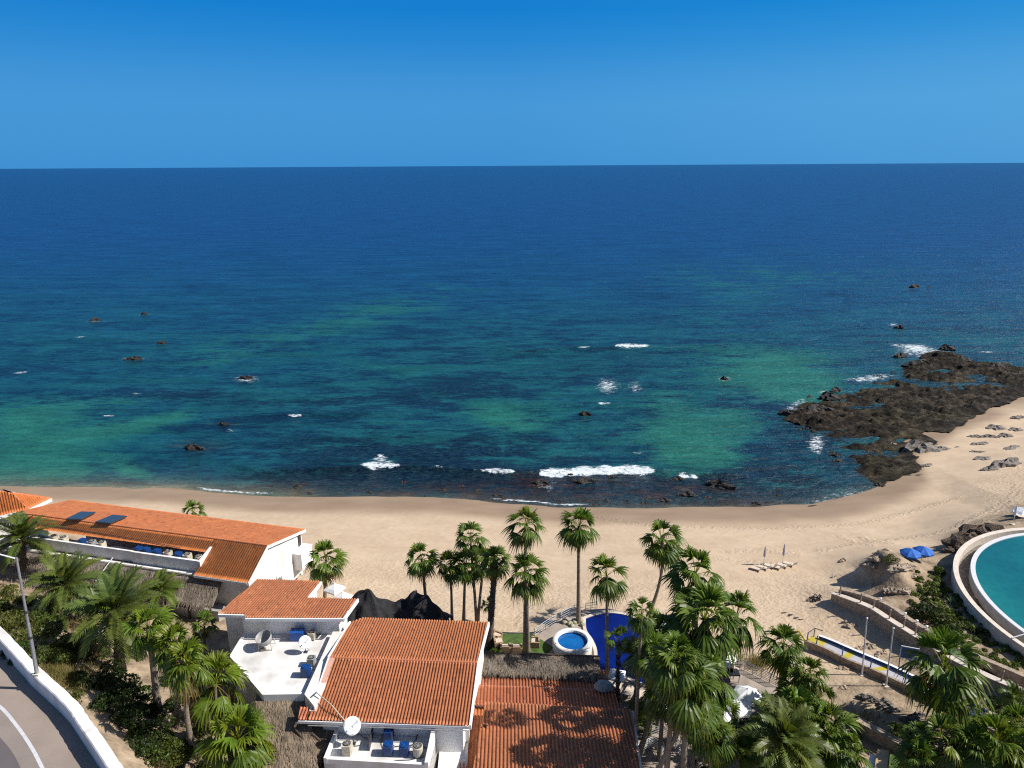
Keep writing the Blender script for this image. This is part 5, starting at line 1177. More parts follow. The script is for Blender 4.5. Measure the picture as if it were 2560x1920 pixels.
mb = MB(); mb.tube([p0, aty(1997,1577,p0[1]+.3)], .09, 6); mb.build('front_bar', 'yellow', t); mb = MB(); mb.tube([aty(1997,1577,p0[1]+.3), at(1975,1590,3.9)], .08, 6); mb.build('rear_bar', 'yellow', t)
for i, (bx, by, tx, ty, lab) in enumerate(((2155,1688,2167,1548,'bare pale flagpole on the left beside the ramp'),(2215,1715,2233,1573,'bare pale flagpole on the right beside the ramp'))):
    b = ground(bx, by); tp = aty(tx, ty, b[1]); t = thing('flagpole', lab, 'flagpole', b, 'flagpoles beside the ramp'); mb = MB(); mb.tube([b-V(0, 0, .2), tp], [.075, .05], 8); mb.build('pole', 'polewhite', t, True)
    mb = MB(); mb.lathe([(.04, 0), (.1, .06), (.1, .14), (.02, .2)], tp, 8); mb.build('finial', 'polewhite', t); mb = MB(); mb.box(b+V(0, 0, .03), (.4, .4, .1)); mb.build('base_plate', 'stonetop', t)
b = ground(2247,1668); tp = aty(2254,1614,b[1]); b2 = aty(2300,1690,b[1]-1.2); t = thing('notice_board', 'blue notice board in a pale frame half hidden by the big palm', 'sign', b)
d = unit(V(1, -.35, 0)); q0 = tp+V(0, 0, 0); hgt = tp[2]-b[2]
mb = MB(); mb.tube([b-V(0, 0, .2), tp], .05, 6); mb.build('post', 'darkmetal', t)
mb = MB(); mb.tube([b-V(0, 0, .2)+d*1.44, tp+d*1.44], .05, 6); mb.build('post', 'darkmetal', t)
mb = MB(); nn = V(-d[1], d[0], 0); c = tp+d*.72-V(0, 0, .62); mb.box(c, (1.36, .06, 1.1), math.atan2(d[1], d[0])); mb.build('panel', 'signblue', t)
mb = MB(); rz_ = math.atan2(d[1], d[0]); mb.box(c+V(0, 0, .59), (1.48, .08, .07), rz_); mb.box(c-V(0, 0, .59), (1.48, .08, .07), rz_); mb.box(c-d*.71, (.07, .08, 1.11), rz_); mb.box(c+d*.71, (.07, .08, 1.11), rz_); mb.build('frame', 'polewhite', t)
# low garden wall and hut at the lower right
g0, g1 = at(2140,1802,5.4), at(2290,1882,5.4)
mb = MB(); wall(mb, g0, g1, .55, 3.8, 5.32); tGW = thing('garden_wall', 'low tan stone garden wall at the lower right between palms', 'wall', (*g0[:2], 4.2)); mb.build('wall_face', 'stone', tGW)
mb = MB(); d = unit((g1-g0)[:2]); wall(mb, V(*g0[:2])-V(-d[1], d[0])*.04, V(*g1[:2])-V(-d[1], d[0])*.04, .63, 5.323, 5.42); mb.build('coping', 'tan_rock', tGW)
hz_ = 7.0; P = [at(x, y, hz_)[:2] for x, y in ((2193,1872),(2222,1876),(2212,1990),(2178,1990))]; tQ = thing('garden_kiosk', 'small kiosk with a tan flat roof and white frame at the bottom right', 'kiosk', (*P[0], 4.6))
mb = MB(); mb.prism(P, hz_-.25, hz_); mb.build('roof', 'gold', tQ)
mb = MB(); mb.prism([p*1.0+V(.12, .1)*0 for p in [P[0]+V(.1, -.15), P[1]+V(-.1, -.15), P[2]+V(-.1, .1), P[3]+V(.1, .1)]], 4.2, hz_-.253); mb.build('wall', 'white', tQ)
P2 = [P[0]+V(-.55, -.1), P[0]+V(-.02, -.1), P[3]+V(-.02, 0), P[3]+V(-.55, 0)]; mb = MB(); mb.prism(P2, hz_-.5, hz_-.42); mb.build('awning', 'canvas', tQ)
for px, py, w, lab in ((2167,1745,20,'grey boulder on the sandy bank right of the low wall'),(2185,1752,16,'dark edged boulder second on the sandy bank'),(2213,1763,26,'large rounded boulder lowest on the sandy bank'),(2232,1778,18,'dark boulder at the shaded end of the sandy bank'),(2290,1795,26,'long low boulder on the bank left of the big palm'),(2265,1800,16,'small boulder under the bank edge')):
    rock(px, py, w, 'rock', lab, 'boulders on the sandy bank', hs=.6, ys_=.7)
for px, py, w, lab in ((2127,1566,17,'tan rock in sand below the walkway shadow'),(2113,1555,9,'small tan rock left of the rock in the walkway shadow'),(2150,1622,14,'tan rock above the ramp board on the left'),(2177,1618,20,'tan rock pile above the middle of the ramp'),(2210,1632,18,'tan rock left of the notice board'),(2195,1640,12,'small tan rock close to the ramp rail'),(2107,1672,16,'tan rock at the foot of the left flagpole bank'),(2110,1720,13,'low tan rock on the sand bank'),(2215,1385,28,'tan crag crowning the sandy mound'),(2180,1412,24,'tan crag on the shaded face of the mound'),(2245,1420,26,'tan crag on the planted mound below the round bush'),(2270,1418,20,'tan crag right of the mound crest'),(2195,1398,20,'tan crag at the seaward edge of the mound'),(2225,1476,20,'tan rock on the slope above the kerb wall'),(2258,1478,22,'tan rock right on the slope above the kerb wall'),(2290,1440,14,'tan stone on the planted slope'),(2110,1401,12,'low flat rock alone on the beach left of the mound'),(2090,1441,10,'low tan rock at the tip of the mound shadow'),(2300,1535,18,'dark tan rock beside the big slope bush')):
    rock(px, py, w, 'tan_rock', lab, 'rocks round the mound and ramp', hs=.5, ys_=.7)
for px, py, w, hs, lab in ((2420,1358,50,.6,'dark cliff block below the round pool nearest the blue umbrellas'),(2455,1338,54,.65,'dark cliff block below the seaward edge of the round pool'),(2390,1378,30,.5,'dark cliff foot right of the blue umbrellas')):
    rock(px, py, w, 'cliff', lab, 'cliff blocks below the round pool', hs=hs, ys_=.6)
for i, (px, py) in enumerate(((2030,1497),(2040,1491),(2046,1500),(2024,1502),(2036,1503),(2052,1493))):
    rock(px, py, 8, 'tan_rock' if i % 2 else 'dark_rock', 'fist of rubble in the small stone heap at the beach end of the walkway', 'stones of the small heap', hs=.8)
for i, (px, py, w) in enumerate(((1960,1532,8),(1975,1538,10),(1990,1545,9),(2003,1549,7),(1905,1570,7),(1925,1578,12),(1945,1585,10),(1962,1577,9),(1975,1587,8),(1930,1567,6),(1990,1580,7),(2045,1238,7),(2090,1247,7),(2030,1265,12),(1918,1585,8))):
    rock(px, py, w, 'dark_rock', 'dark scrap of dried seaweed lying on the sand', 'seaweed scraps on the sand', name='seaweed_clump', hs=.18, ys_=.5)['category'] = 'seaweed'
# footbridge-like path at lower right
flat('garden_path', [(2440,1800),(2470,1775),(2580,1822),(2700,1880),(2700,1950),(2560,1870)], 5.55, 'paving', thick=.5)
flat('dirt_path', [(1655,1990),(1700,1870),(1760,1830),(1830,1850),(1810,1990)], DECKZ+.014, 'paving', thick=.3)

# ------------------------------------------------------------------ palms
def rcol(rg, base, v=.3, yel=.0):
    g = 1-v/2+v*rg.random(); y = yel*rg.random()
    return (base[0]*g*(1+1.2*y), base[1]*g*(1+.25*y), base[2]*g*(1-.4*y))
def fan_leaf(mb, rg, az, el, Lp, Lb, col, n=15, droop=.35, spread=1.35):
    d0 = V(math.cos(el)*math.cos(az), math.cos(el)*math.sin(az), math.sin(el)); side = V(-math.sin(az), math.cos(az), 0)
    d1 = unit(d0+V(0, 0, -.22*math.cos(el))); h0 = d0*Lp*.55; hub = h0+d1*Lp*.45
    pc_ = (col[0]*1.5, col[1]*1.15, col[2]*.9)
    mb.face([-side*.018, side*.018, h0+side*.012, h0-side*.012], pc_); mb.face([h0-side*.012, h0+side*.012, hub+side*.01, hub-side*.01], pc_)
    d = unit(d1+V(0, 0, -.28*max(.2, math.cos(el)))); tw = (rg.random()-.5)*.9; up1 = np.cross(d, side)
    s2 = side*math.cos(tw)+up1*math.sin(tw); u2 = np.cross(d, s2)
    for i in range(n):
        a = -spread+2*spread*i/(n-1)+(rg.random()-.5)*.06; L_ = Lb*(.72+.28*math.cos(a))*(.88+.2*rg.random())
        ld = d*math.cos(a)+s2*math.sin(a)-u2*(.10+.20*abs(math.sin(a))); wd = -d*math.sin(a)+s2*math.cos(a)
        tl = .35*(-1)**i; wd = wd*math.cos(tl)+u2*math.sin(tl); w0, w1 = .012, Lb*.062*spread/1.35
        g = droop*(.6+.8*rg.random())
        p0 = hub; p1 = hub+ld*L_*.45+V(0, 0, -g*L_*.05); p2 = hub+ld*L_*.76+V(0, 0, -g*L_*.28); p3 = hub+ld*L_*.97+V(0, 0, -g*L_*.82)
        k = .85+.3*rg.random(); c = (col[0]*k, col[1]*k, col[2]*k)
        mb.face([p0-wd*w0, p0+wd*w0, p1+wd*w1, p1-wd*w1], c); mb.face([p1-wd*w1, p1+wd*w1, p2+wd*w1*.62, p2-wd*w1*.62], c)
        mb.face([p2-wd*w1*.62, p2+wd*w1*.62, p3], (c[0]*1.25, c[1]*1.08, c[2]*.9))
GRN = (.074, .134, .016)
def fan_crown(seed, n=30, base=GRN, low=-50, yel=.25):
    rg = np.random.default_rng(seed); mb = MB()
    for i in range(n):
        f = i/(n-1); el = R(88-(88-low)*f**1.05+rg.normal()*9); az = i*2.39996+rg.normal()*.25
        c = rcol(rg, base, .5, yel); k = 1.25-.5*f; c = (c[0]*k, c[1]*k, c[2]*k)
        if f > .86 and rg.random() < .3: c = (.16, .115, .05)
        fan_leaf(mb, rg, az, el, .40+.2*rg.random(), .60*(.8+.35*rg.random())*(.95 if f < .12 else 1), c, droop=.3+.45*f, spread=.95 if f < .15 else 1.3)
    return mb.build('crown', 'leaf', None, local=True)
def feather_crown(seed, n=34, base=(.085, .128, .028), low=-25, ll=.24, bend=75, yel=.3):
    rg = np.random.default_rng(seed); mb = MB()
    for i in range(n):
        f = i/(n-1); el0 = R(84-(84-low)*f+rg.normal()*6); az = i*2.39996+rg.normal()*.2; Lf = 1.05*(.85+.25*rg.random())*(.8 if f < .1 else 1)
        side = V(-math.sin(az), math.cos(az), 0); c = rcol(rg, base, .45, yel); K = 9; P = [V(0, 0, 0)]; D = []
        for k in range(K):
            e = el0-R(bend)*(k/K)**1.5*(.5+.7*rg.random()*0+.35); d = V(math.cos(e)*math.cos(az), math.cos(e)*math.sin(az), math.sin(e)); D.append(d); P.append(P[-1]+d*Lf/K)
        for k in range(K):
            w = .014*(1-k/K)+.004; mb.face([P[k]-side*w, P[k]+side*w, P[k+1]+side*w*.8, P[k+1]-side*w*.8], (c[0]*1.6, c[1]*1.3, c[2]))
        for k in range(46):
            t = .12+.86*k/45; q = t*K; i0 = min(int(q), K-1); p = P[i0]*(1-(q-i0))+P[i0+1]*(q-i0); d = D[i0]; up = np.cross(d, side); sg = (-1)**k
            l = ll*(.45+.75*math.sin(math.pi*min(1, t*.85+.12)))*(.85+.3*rg.random()); ld = unit(d*.75+side*sg*.8+up*(.28-.1*rg.random())); w = d*.017
            p1 = p+ld*l*.55; p2 = p+ld*l+V(0, 0, -.22*l); g = .8+.4*rg.random(); cc = (c[0]*g, c[1]*g, c[2]*g)
            mb.face([p-w, p+w, p1+w*1.1, p1-w*1.1], cc); mb.face([p1-w*1.1, p1+w*1.1, p2], cc)
    return mb.build('crown', 'leaf', None, local=True)
def skirt_mesh(seed):
    rg = np.random.default_rng(seed); mb = MB()
    for i in range(12):
        fan_leaf(mb, rg, i*2.4+rg.normal()*.3, R(-62+rg.normal()*9), .35, .5, rcol(rg, (.15, .105, .06), .5), n=9, droop=1.1, spread=.7)
    return mb.build('dead_fronds', 'leaf', None, local=True)
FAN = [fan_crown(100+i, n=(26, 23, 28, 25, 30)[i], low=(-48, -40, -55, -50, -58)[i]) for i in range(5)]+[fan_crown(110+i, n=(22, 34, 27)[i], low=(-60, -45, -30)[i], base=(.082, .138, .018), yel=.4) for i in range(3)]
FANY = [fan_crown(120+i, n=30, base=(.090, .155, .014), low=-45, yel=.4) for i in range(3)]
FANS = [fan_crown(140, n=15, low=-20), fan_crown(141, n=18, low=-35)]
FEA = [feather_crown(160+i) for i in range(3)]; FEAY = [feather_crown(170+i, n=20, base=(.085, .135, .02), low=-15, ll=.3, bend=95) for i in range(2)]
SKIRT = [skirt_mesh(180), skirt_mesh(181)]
PROTO = FAN+FANY+FANS+FEA+FEAY+SKIRT
CROWNS = {'fan': FAN, 'fany': FANY, 'small': FANS, 'date': FEA, 'coco': FEAY}
def palm(bx, by, cx, cy, rpx, label, kind='fan', bz=None, tr=.15, skirt=False, group='fan palms', curve=.0, rough=False, var=None, yoff=0.):
    b = ground(bx, by) if bz is None else at(bx, by, bz)
    c = aty(cx, cy, b[1]+yoff); t = thing('palm_tree', label, 'palm tree', b, group); rg = random.Random(int(bx*7+cy))
    n = 10; pts = []; rad = []; Hh = c[2]-b[2]
    for i in range(n+1):
        f = i/n; p = b*(1-f)+c*f; p = p+V(curve*math.sin(math.pi*f)*Hh*.1, 0, 0); 
        if i == 0: p = p-V(0, 0, .3)
        pts.append(p); rad.append(tr*(1.18-.34*f+(.35*(1-f)**6))*(1+.05*(rg.random()-.5)))
    mb = MB(); mb.tube(pts, rad, 9)
    if rough:
        for k in range(150):
            f = .1+.85*rg.random(); i = int(f*n); q = pts[i]*(1-(f*n-i))+pts[min(i+1, n)]*(f*n-i); a = rg.random()*6.28; d = V(math.cos(a), math.sin(a), 0); s_ = V(-d[1], d[0], 0)*.07
            q = q+d*rad[i]*.9; mb.face([q-s_, q+s_, q+s_*.5+d*.14+V(0, 0, .22), q-s_*.5+d*.14+V(0, 0, .22)])
    mb.build('trunk', 'rough_trunk' if rough else 'trunk', t, not rough)
    src = CROWNS[kind]; s0 = src[(rg.randrange(len(src)) if var is None or (kind == 'fan' and int(bx) % 3 == 0) else var) % len(src)]; k = s0.copy(); COL.objects.link(k); k.parent = t; s = rpx*depth(c)/F
    k.location = tuple(c-b); k.scale = (s, s, s*(.95+.15*rg.random())); k.rotation_euler = ((rg.random()-.5)*.42, (rg.random()-.5)*.42, rg.random()*6.28)
    if skirt:
        k = SKIRT[rg.randrange(2)].copy(); COL.objects.link(k); k.parent = t; k.location = tuple(c-b-V(0, 0, .1)); k.scale = (s*.8,)*3; k.rotation_euler.z = rg.random()*6
    return t
G1 = 'fan palms on the beach side of the houses'; G2 = 'fan palms crowded round the pool'; G3 = 'palms on the hillside by the road'; G4 = 'palms at the lower right'
DZ = DECKZ
palm(1070,1550,1054,1400,50,'fan palm rising behind the black shade net',bz=4.2,group=G1,skirt=True,var=1)
palm(1130,1554,1127,1412,42,'slim fan palm, left trunk of the row behind the orange roof corner',bz=4.2,group=G1,tr=.12)
palm(1192,1556,1176,1345,46,'tallest fan palm of the dense clump behind the orange roof corner',bz=4.2,group=G1,tr=.13,var=3)
palm(1159,1554,1163,1412,47,'fan palm with a bright crown in the middle of the dense clump',bz=4.2,group=G1,tr=.13,var=0)
palm(1194,1555,1209,1405,45,'fan palm with a trunk leaning right in the dense clump',bz=4.2,group=G1,tr=.13,var=2)
palm(1223,1608,1238,1402,44,'thick shaggy trunked fan palm at the right of the dense clump',bz=4.5,group=G1,tr=.27,rough=True,skirt=True,var=4)
palm(1312,1629,1314,1315,58,'tall fan palm of the twin trunks with a drooping dead frond',bz=DZ,group=G1,tr=.14,skirt=True,var=1)
palm(1321,1631,1316,1437,62,'shorter fan palm of the twin trunks on the lawn',bz=DZ,group=G1,tr=.14,var=2)
palm(1446,1556,1447,1318,56,'tall fan palm ringed by pale boulders beside the hot tub',bz=DZ,group=G1,tr=.17,var=4)
palm(1518,1690,1517,1440,62,'fan palm whose trunk crosses the far end of the blue pool',bz=DZ,group=G2,tr=.14,var=2)
palm(1625,1530,1655,1352,62,'tall fan palm with a bowed trunk on the sand beyond the pool',bz=4.0,group=G2,tr=.15,skirt=True,curve=.6,var=3)
palm(1742,1690,1738,1436,78,'large fan palm rising against the sand right of the bowed palm',bz=DZ,group=G2,tr=.17,skirt=True,var=0)
palm(1715,1800,1762,1548,108,'biggest fan palm crown in the middle of the pool grove',bz=DZ,group=G2,tr=.2,skirt=True,var=4)
palm(1794,1704,1840,1545,74,'fan palm on a trunk leaning right beside the deck loungers',bz=DZ,group=G2,tr=.18,var=1,skirt=True)
palm(1585,1905,1604,1536,46,'olive fan palm in front of the right end of the blue pool',bz=DZ,group=G2,tr=.14,var=3)
palm(1543,1775,1547,1602,42,'thin grey green palm standing over the near pool edge',kind='small',bz=DZ,group=G2,tr=.13,rough=True)
palm(1583,1772,1598,1640,50,'young palm with drooping fronds left of the dense grove',kind='coco',bz=DZ,group=G2,tr=.1)
palm(1592,1900,1634,1640,66,'fan palm on the long bent trunk beside the lowest orange roof',bz=DZ,group=G2,tr=.17,curve=.5,var=0)
palm(1705,2015,1718,1712,98,'fan palm with a wide crown over the three bottom trunks',bz=DZ,group=G2,tr=.2,var=2,skirt=True)
palm(1660,2010,1690,1650,80,'fan palm behind the wide crown, on the middle bottom trunk',bz=DZ,group=G2,tr=.17,var=4)
palm(1600,2010,1725,1770,74,'fan palm on the strongly leaning bottom trunk',bz=DZ,group=G2,tr=.17,var=1)
palm(1660,1790,1668,1585,60,'fan palm filling the grove behind the leaning trunks',bz=DZ,group=G2,tr=.15,var=3)
palm(1690,1760,1700,1600,62,'shaded fan palm low in the middle of the grove',bz=DZ,group=G2,tr=.15,var=1)
palm(1800,1880,1805,1785,52,'low fan palm below the white parasols',kind='small',bz=DZ,group=G2,tr=.16)
palm(1958,1745,1956,1618,66,'fan palm left of the yellow barrier',bz=4.4,group=G4,tr=.2,skirt=True,var=2)
palm(1990,1800,1988,1712,54,'bushy fan palm just below the one by the yellow barrier',bz=4.4,group=G4,tr=.2,var=4)
palm(1975,1930,1975,1785,80,'wide fan palm right of the white parasols',bz=4.5,group=G4,tr=.2,var=0)
palm(1955,1995,1955,1850,108,'big feathery date palm at the bottom edge',kind='date',bz=4.5,group=G4,tr=.26,rough=True,var=1)
palm(1855,1990,1850,1880,78,'feathery palm at the bottom left of the big date palm',kind='coco',bz=4.5,group=G4,tr=.2)
palm(2347,1806,2362,1672,112,'large fan palm standing over the stone walkway',bz=4.8,group=G4,tr=.24,skirt=True,var=2)
palm(2078,1950,2072,1838,90,'fan palm left of the small kiosk at the bottom',bz=4.5,group=G4,tr=.2,var=3)
palm(2050,1790,2046,1745,48,'dark low palm on the sandy bank',kind='small',bz=4.3,group=G4,tr=.16)
palm(2352,1960,2352,1852,72,'fan palm in front of the large walkway palm',bz=5.0,group=G4,tr=.18,var=1)
palm(2490,1975,2492,1862,88,'fan palm in the shaded bottom right corner',kind='fany',bz=5.2,group=G4,tr=.2)
palm(2560,1990,2570,1890,80,'fan palm cut by the bottom right corner',bz=5.2,group=G4,tr=.2,var=2)
palm(2240,1850,2242,1828,26,'tiny bright palm seedling by the garden wall',kind='coco',bz=4.5,group=G4,tr=.06)
palm(2425,1812,2420,1775,36,'young palm at the right foot of the large walkway palm',kind='small',bz=5.0,group=G4,tr=.08)
palm(2540,1795,2535,1745,44,'yellow green young palm beside the walkway at the right border',kind='coco',bz=5.3,group=G4,tr=.1)
palm(1592,1812,1592,1800,50,'yellowish low feather palm against the lowest orange roof',kind='coco',bz=DZ,group=G4,tr=.1)
palm(812,1496,815,1402,57,'fan palm on the beach behind the terrace house roof',bz=4.0,group=G1,tr=.15,var=1)
palm(482,1300,483,1281,34,'palm with only its top showing behind the long orange roof',kind='small',bz=3.0,group=G1,tr=.12)
palm(724,1420,722,1356,30,'small palm half hidden by the balcony of the long house',kind='small',bz=3.4,group=G1,tr=.1)
palm(60,1448,56,1352,84,'grey green date palm beside the lamp, highest on the left',kind='date',group=G3,tr=.32,rough=True,var=0)
palm(172,1545,167,1462,92,'date palm leaning over the thatched gallery, second from left',kind='date',group=G3,tr=.24,rough=True,var=1)
palm(300,1672,292,1528,120,'largest feathery date palm on the hillside',kind='date',group=G3,tr=.34,rough=True,var=2)
palm(412,1540,402,1478,58,'yellow green feather palm in front of the thatched bar',kind='coco',group=G3,tr=.12)
palm(396,1778,372,1572,68,'bright fan palm with a shaggy upper trunk next to the largest date palm',kind='fany',group=G3,tr=.22,skirt=True)
palm(442,1820,441,1622,70,'bright fan palm with a straight thin trunk on the hillside',kind='fany',group=G3,tr=.15)
palm(484,1882,466,1660,68,'fan palm on a bent bare trunk with white tree guards at its foot',kind='fany',group=G3,tr=.17,curve=-.35)
palm(541,1835,538,1710,86,'broad fan palm beside the diagonal white terrace wall',group=G3,tr=.16,var=0,kind='fany')
palm(596,1950,594,1850,100,'lowest fan palm on the left next to the thatched walkway',kind='fany',group=G3,tr=.2)
palm(512,1625,511,1562,40,'dark small palm in the shaded courtyard by the blue white wall',kind='small',group=G3,tr=.1)
palm(1237,1640,1238,1636,20,'low palm tuft at the corner of the orange roof',kind='small',bz=DZ,group=G1,tr=.06)
palm(1222,1530,1220,1512,22,'small palm growing beside the shaggy trunk',kind='small',bz=4.6,group=G1,tr=.06)
for cx, cy, r_, by, lab in ((1700,1655,72,1850,'fan palm in the thick of the grove left of the biggest crown'),(1765,1700,78,1900,'fan palm under the biggest crown of the grove'),(1660,1735,62,1900,'fan palm low at the left of the bottom trunks'),(1782,1835,62,1990,'low dark palm at the bottom of the grove'),
    (1648,1575,52,1760,'fan palm covering the right end of the blue pool'),(1655,1670,56,1830,'fan palm hiding the near right corner of the blue pool'),(1740,1780,70,1960,'fan palm in front of the bottom trunks'),(1895,1860,52,1990,'fan palm left of the feathery date palm'),(2025,1690,50,1830,'dark fan palm behind the ramp wall'),(2295,1895,54,1985,'fan palm between the kiosk lawn and the bottom right corner'),(2545,1815,60,1930,'dark fan palm above the bottom right corner'),(2010,1770,52,1900,'fan palm on the dark bank left of the garden wall'),(2060,1800,48,1900,'small fan palm at the left end of the garden wall'),(1990,1900,70,2010,'fan palm right of the feathery date palm at the bottom'),(2120,1890,60,1990,'dark fan palm beside the kiosk'),(2430,1870,70,1985,'dark fan palm between the two bottom right palms'),(2300,1850,50,1940,'shadowed fan palm by the end of the garden wall')):
    palm(cx-12,by,cx,cy,r_,lab,bz=DZ if cx < 1950 else 4.7,group=G2 if cx < 1950 else G4,tr=.15)
for o_ in PROTO: bpy.data.objects.remove(o_)
for i, (px, py) in enumerate(((443,1820),(478,1872),(489,1878))):
    p = ground(px, py); mb = MB(); mb.box(p+V(0, 0, .2), (.4, .12, .5), .4); single(mb, 'tree_guard', 'canvas', ['white board at the foot of the straight thin palm','white board left of the bent palm trunk','white board right of the bent palm trunk'][i], 'board', 'white boards at palm feet')

# ------------------------------------------------------------------ shrubs
def shrub_mesh(seed, n=900, base=(.05, .085, .016), leaf=.10, flat_=.75, lumps=7, yel=.4, wood=True):
    rg = np.random.default_rng(seed); mb = MB()
    cs = [(rg.normal(size=3)*V(.42, .42, .22)+V(0, 0, .35), .30+.25*rg.random(), .7+.6*rg.random()) for _ in range(lumps)]
    for k in range(n):
        c, r, br = cs[rg.integers(lumps)]; d = unit(rg.normal(size=3)); d[2] = abs(d[2])*.9-.25; p = c+d*r*(.65+.45*rg.random()**.5); p[2] *= flat_; p[2] = max(p[2], .01)
        nn = unit(d+rg.normal(size=3)*.55); a = unit(np.cross(nn, rg.normal(size=3))); b = np.cross(nn, a); l = leaf*(.6+.8*rg.random())
        q = rcol(rg, base, .6, yel); q = tuple(x*br for x in q)
        mb.face([p-a*l*.5, p+b*l*.28, p+a*l*.6, p-b*l*.28], q)
    if wood:
        for k in range(7):
            a = rg.random()*6.28; mb.tube([V(0, 0, -.1), V(math.cos(a)*.25, math.sin(a)*.25, .25), V(math.cos(a)*.5, math.sin(a)*.5, .42)], [.035, .022, .008], 4, (.10, .08, .06))
    return mb.build('shrub', 'shrub', None, local=True)
def agave_mesh(seed, n=26, base=(.10, .14, .08)):
    rg = np.random.default_rng(seed); mb = MB()
    for i in range(n):
        f = i/n; el = R(80-75*f); az = i*2.39996; d = V(math.cos(el)*math.cos(az), math.cos(el)*math.sin(az), math.sin(el)); s_ = V(-math.sin(az), math.cos(az), 0); L_ = .8+.3*rg.random(); c = rcol(rg, base, .4); up = np.cross(d, s_)
        mb.face([-s_*.05, s_*.05, d*L_*.4+s_*.075-up*.02, d*L_*.4-s_*.075-up*.02], c); mb.face([d*L_*.4-s_*.075-up*.02, d*L_*.4+s_*.075-up*.02, d*L_+V(0, 0, -.08)], c)
    return mb.build('agave', 'shrub', None, local=True)
SB = {'green': [shrub_mesh(i, 1500, leaf=.12) for i in (1, 2, 3)], 'dark': [shrub_mesh(i, 1600, (.030, .058, .012), .12, yel=.25) for i in (4, 5, 6)], 'olive': [shrub_mesh(i, 1500, (.075, .105, .020), .11, yel=.5) for i in (7, 8)],
      'dry': [shrub_mesh(i, 700, (.11, .085, .045), .09, yel=.3) for i in (9, 10)], 'bright': [shrub_mesh(11, 900, (.07, .13, .02), .11)], 'clump': [shrub_mesh(i, 480, (.105, .160, .038), .24, lumps=4, wood=False) for i in (12, 13)], 'agave': [agave_mesh(1), agave_mesh(2)]}
cnt = [0]
def shrub(px, py, rpx, kind, label, group, hs=1.0, z=None, cat='shrub'):
    cnt[0] += 1; src = SB[kind]; p = ground(px, py) if z is None else at(px, py, z); o = src[cnt[0] % len(src)].copy(); COL.objects.link(o); o.name = 'agave_plant' if kind == 'agave' else 'leafy_shrub'
    s = rpx*depth(p)/F*1.15; o.location = (p[0], p[1], p[2]-.05); o.scale = (s, s, s*hs); o.rotation_euler.z = random.random()*6.28; return tag(o, label, cat, group)
for px, py, r, kd, lab in ((215,1700,40,'green','green shrub between the dry grass and the hedge'),(190,1735,30,'olive','low olive shrub at the top end of the dirt path'),(385,1780,34,'dark','dark shrub at the foot of the bright shaggy palm'),(430,1760,30,'green','green shrub between two bright palm trunks on the slope'),(505,1760,34,'dark','dark shrub below the broad fan palm'),(500,1700,34,'green','green shrub left of the white diagonal wall'),(0,1530,40,'green','green shrub cut by the left border below the thatch'),(55,1540,42,'olive','olive shrub left of the lamp pole'),(90,1555,40,'green','green shrub behind the lamp pole'),(140,1500,30,'green','green shrub between the two upper date palms'),(200,1600,40,'green','green shrub right in the upper thicket'),(150,1650,30,'olive','olive shrub at the edge of the dry grass'),(225,1540,34,'green','green shrub below the second date palm fronds'),(250,1620,36,'olive','olive shrub under the drooping fronds of the largest date palm'),(345,1620,34,'green','green shrub right of the largest date palm trunk'),(20,1570,48,'olive','olive shrub at the left border above the white wall'),(75,1608,52,'olive','olive shrub crossing behind the lamp pole'),(125,1575,50,'green','green shrub just right of the lamp pole'),(165,1612,46,'olive','olive shrub in the middle of the upper thicket'),(110,1640,40,'green','green shrub close to the white wall under the lamp'),(35,1630,34,'dark','dark shrub shading the white wall at the left'),
    (20,1475,34,'olive','small olive shrub by the thatch at the left border'),(85,1500,36,'green','green shrub on the slope under the highest date palm'),(130,1530,34,'olive','olive shrub below the second date palm'),(215,1640,48,'dry','brown twiggy shrub left of the largest date palm'),(195,1560,36,'dry','dry shrub between two date palms'),(235,1590,34,'dark','dark shrub under the largest date palm fronds'),
    (255,1700,50,'dark','dark shrub under the largest date palm trunk'),(300,1735,52,'dark','dark shrub at the top of the hedge by the dirt path'),(265,1765,44,'dark','dark shrub bulging onto the dirt path'),(335,1760,42,'dark','dark shrub behind the hedge beside the bright palms'),(320,1805,46,'dark','dark shrub in the middle of the hedge by the dirt path'),(365,1835,50,'green','green shrub in the lower hedge by the dirt path'),(345,1870,40,'dark','dark shrub on the path side of the lower hedge'),
    (410,1860,46,'green','green shrub right in the lower hedge'),(395,1900,44,'green','green shrub near the bottom of the hedge'),(435,1905,40,'olive','olive shrub at the bottom of the hedge'),(455,1870,34,'green','green shrub left of the white tree boards'),(375,1930,36,'dry','brittle brown shrub at the bottom edge of the hedge'),(520,1915,34,'dark','dark shrub beside the lowest left palm'),(545,1870,36,'dark','dark shrub behind the lowest left palm'),(460,1690,36,'green','green shrub among the bright palm trunks'),(420,1700,32,'dark','dark shrub between the two bright palm trunks'),(500,1830,28,'olive','olive shrub at the sandy ground by the bent trunk')):
    shrub(px, py+12, r, kd, lab, 'shrubs on the hillside by the road', 1.15)
for px, py, r, lab in ((1690,1640,36,'dark shrub on the deck in the middle of the grove'),(1740,1700,40,'dark shrub under the biggest grove crown'),(1700,1800,38,'dark shrub among the bottom trunks'),(1640,1790,30,'dark shrub left of the bottom trunks'),(1780,1740,34,'dark shrub left of the white parasols'),(1830,1800,36,'dark shrub below the white parasols')):
    shrub(px, py, r, 'dark', lab, 'shrubs of the pool grove', 1.2, z=DECKZ)
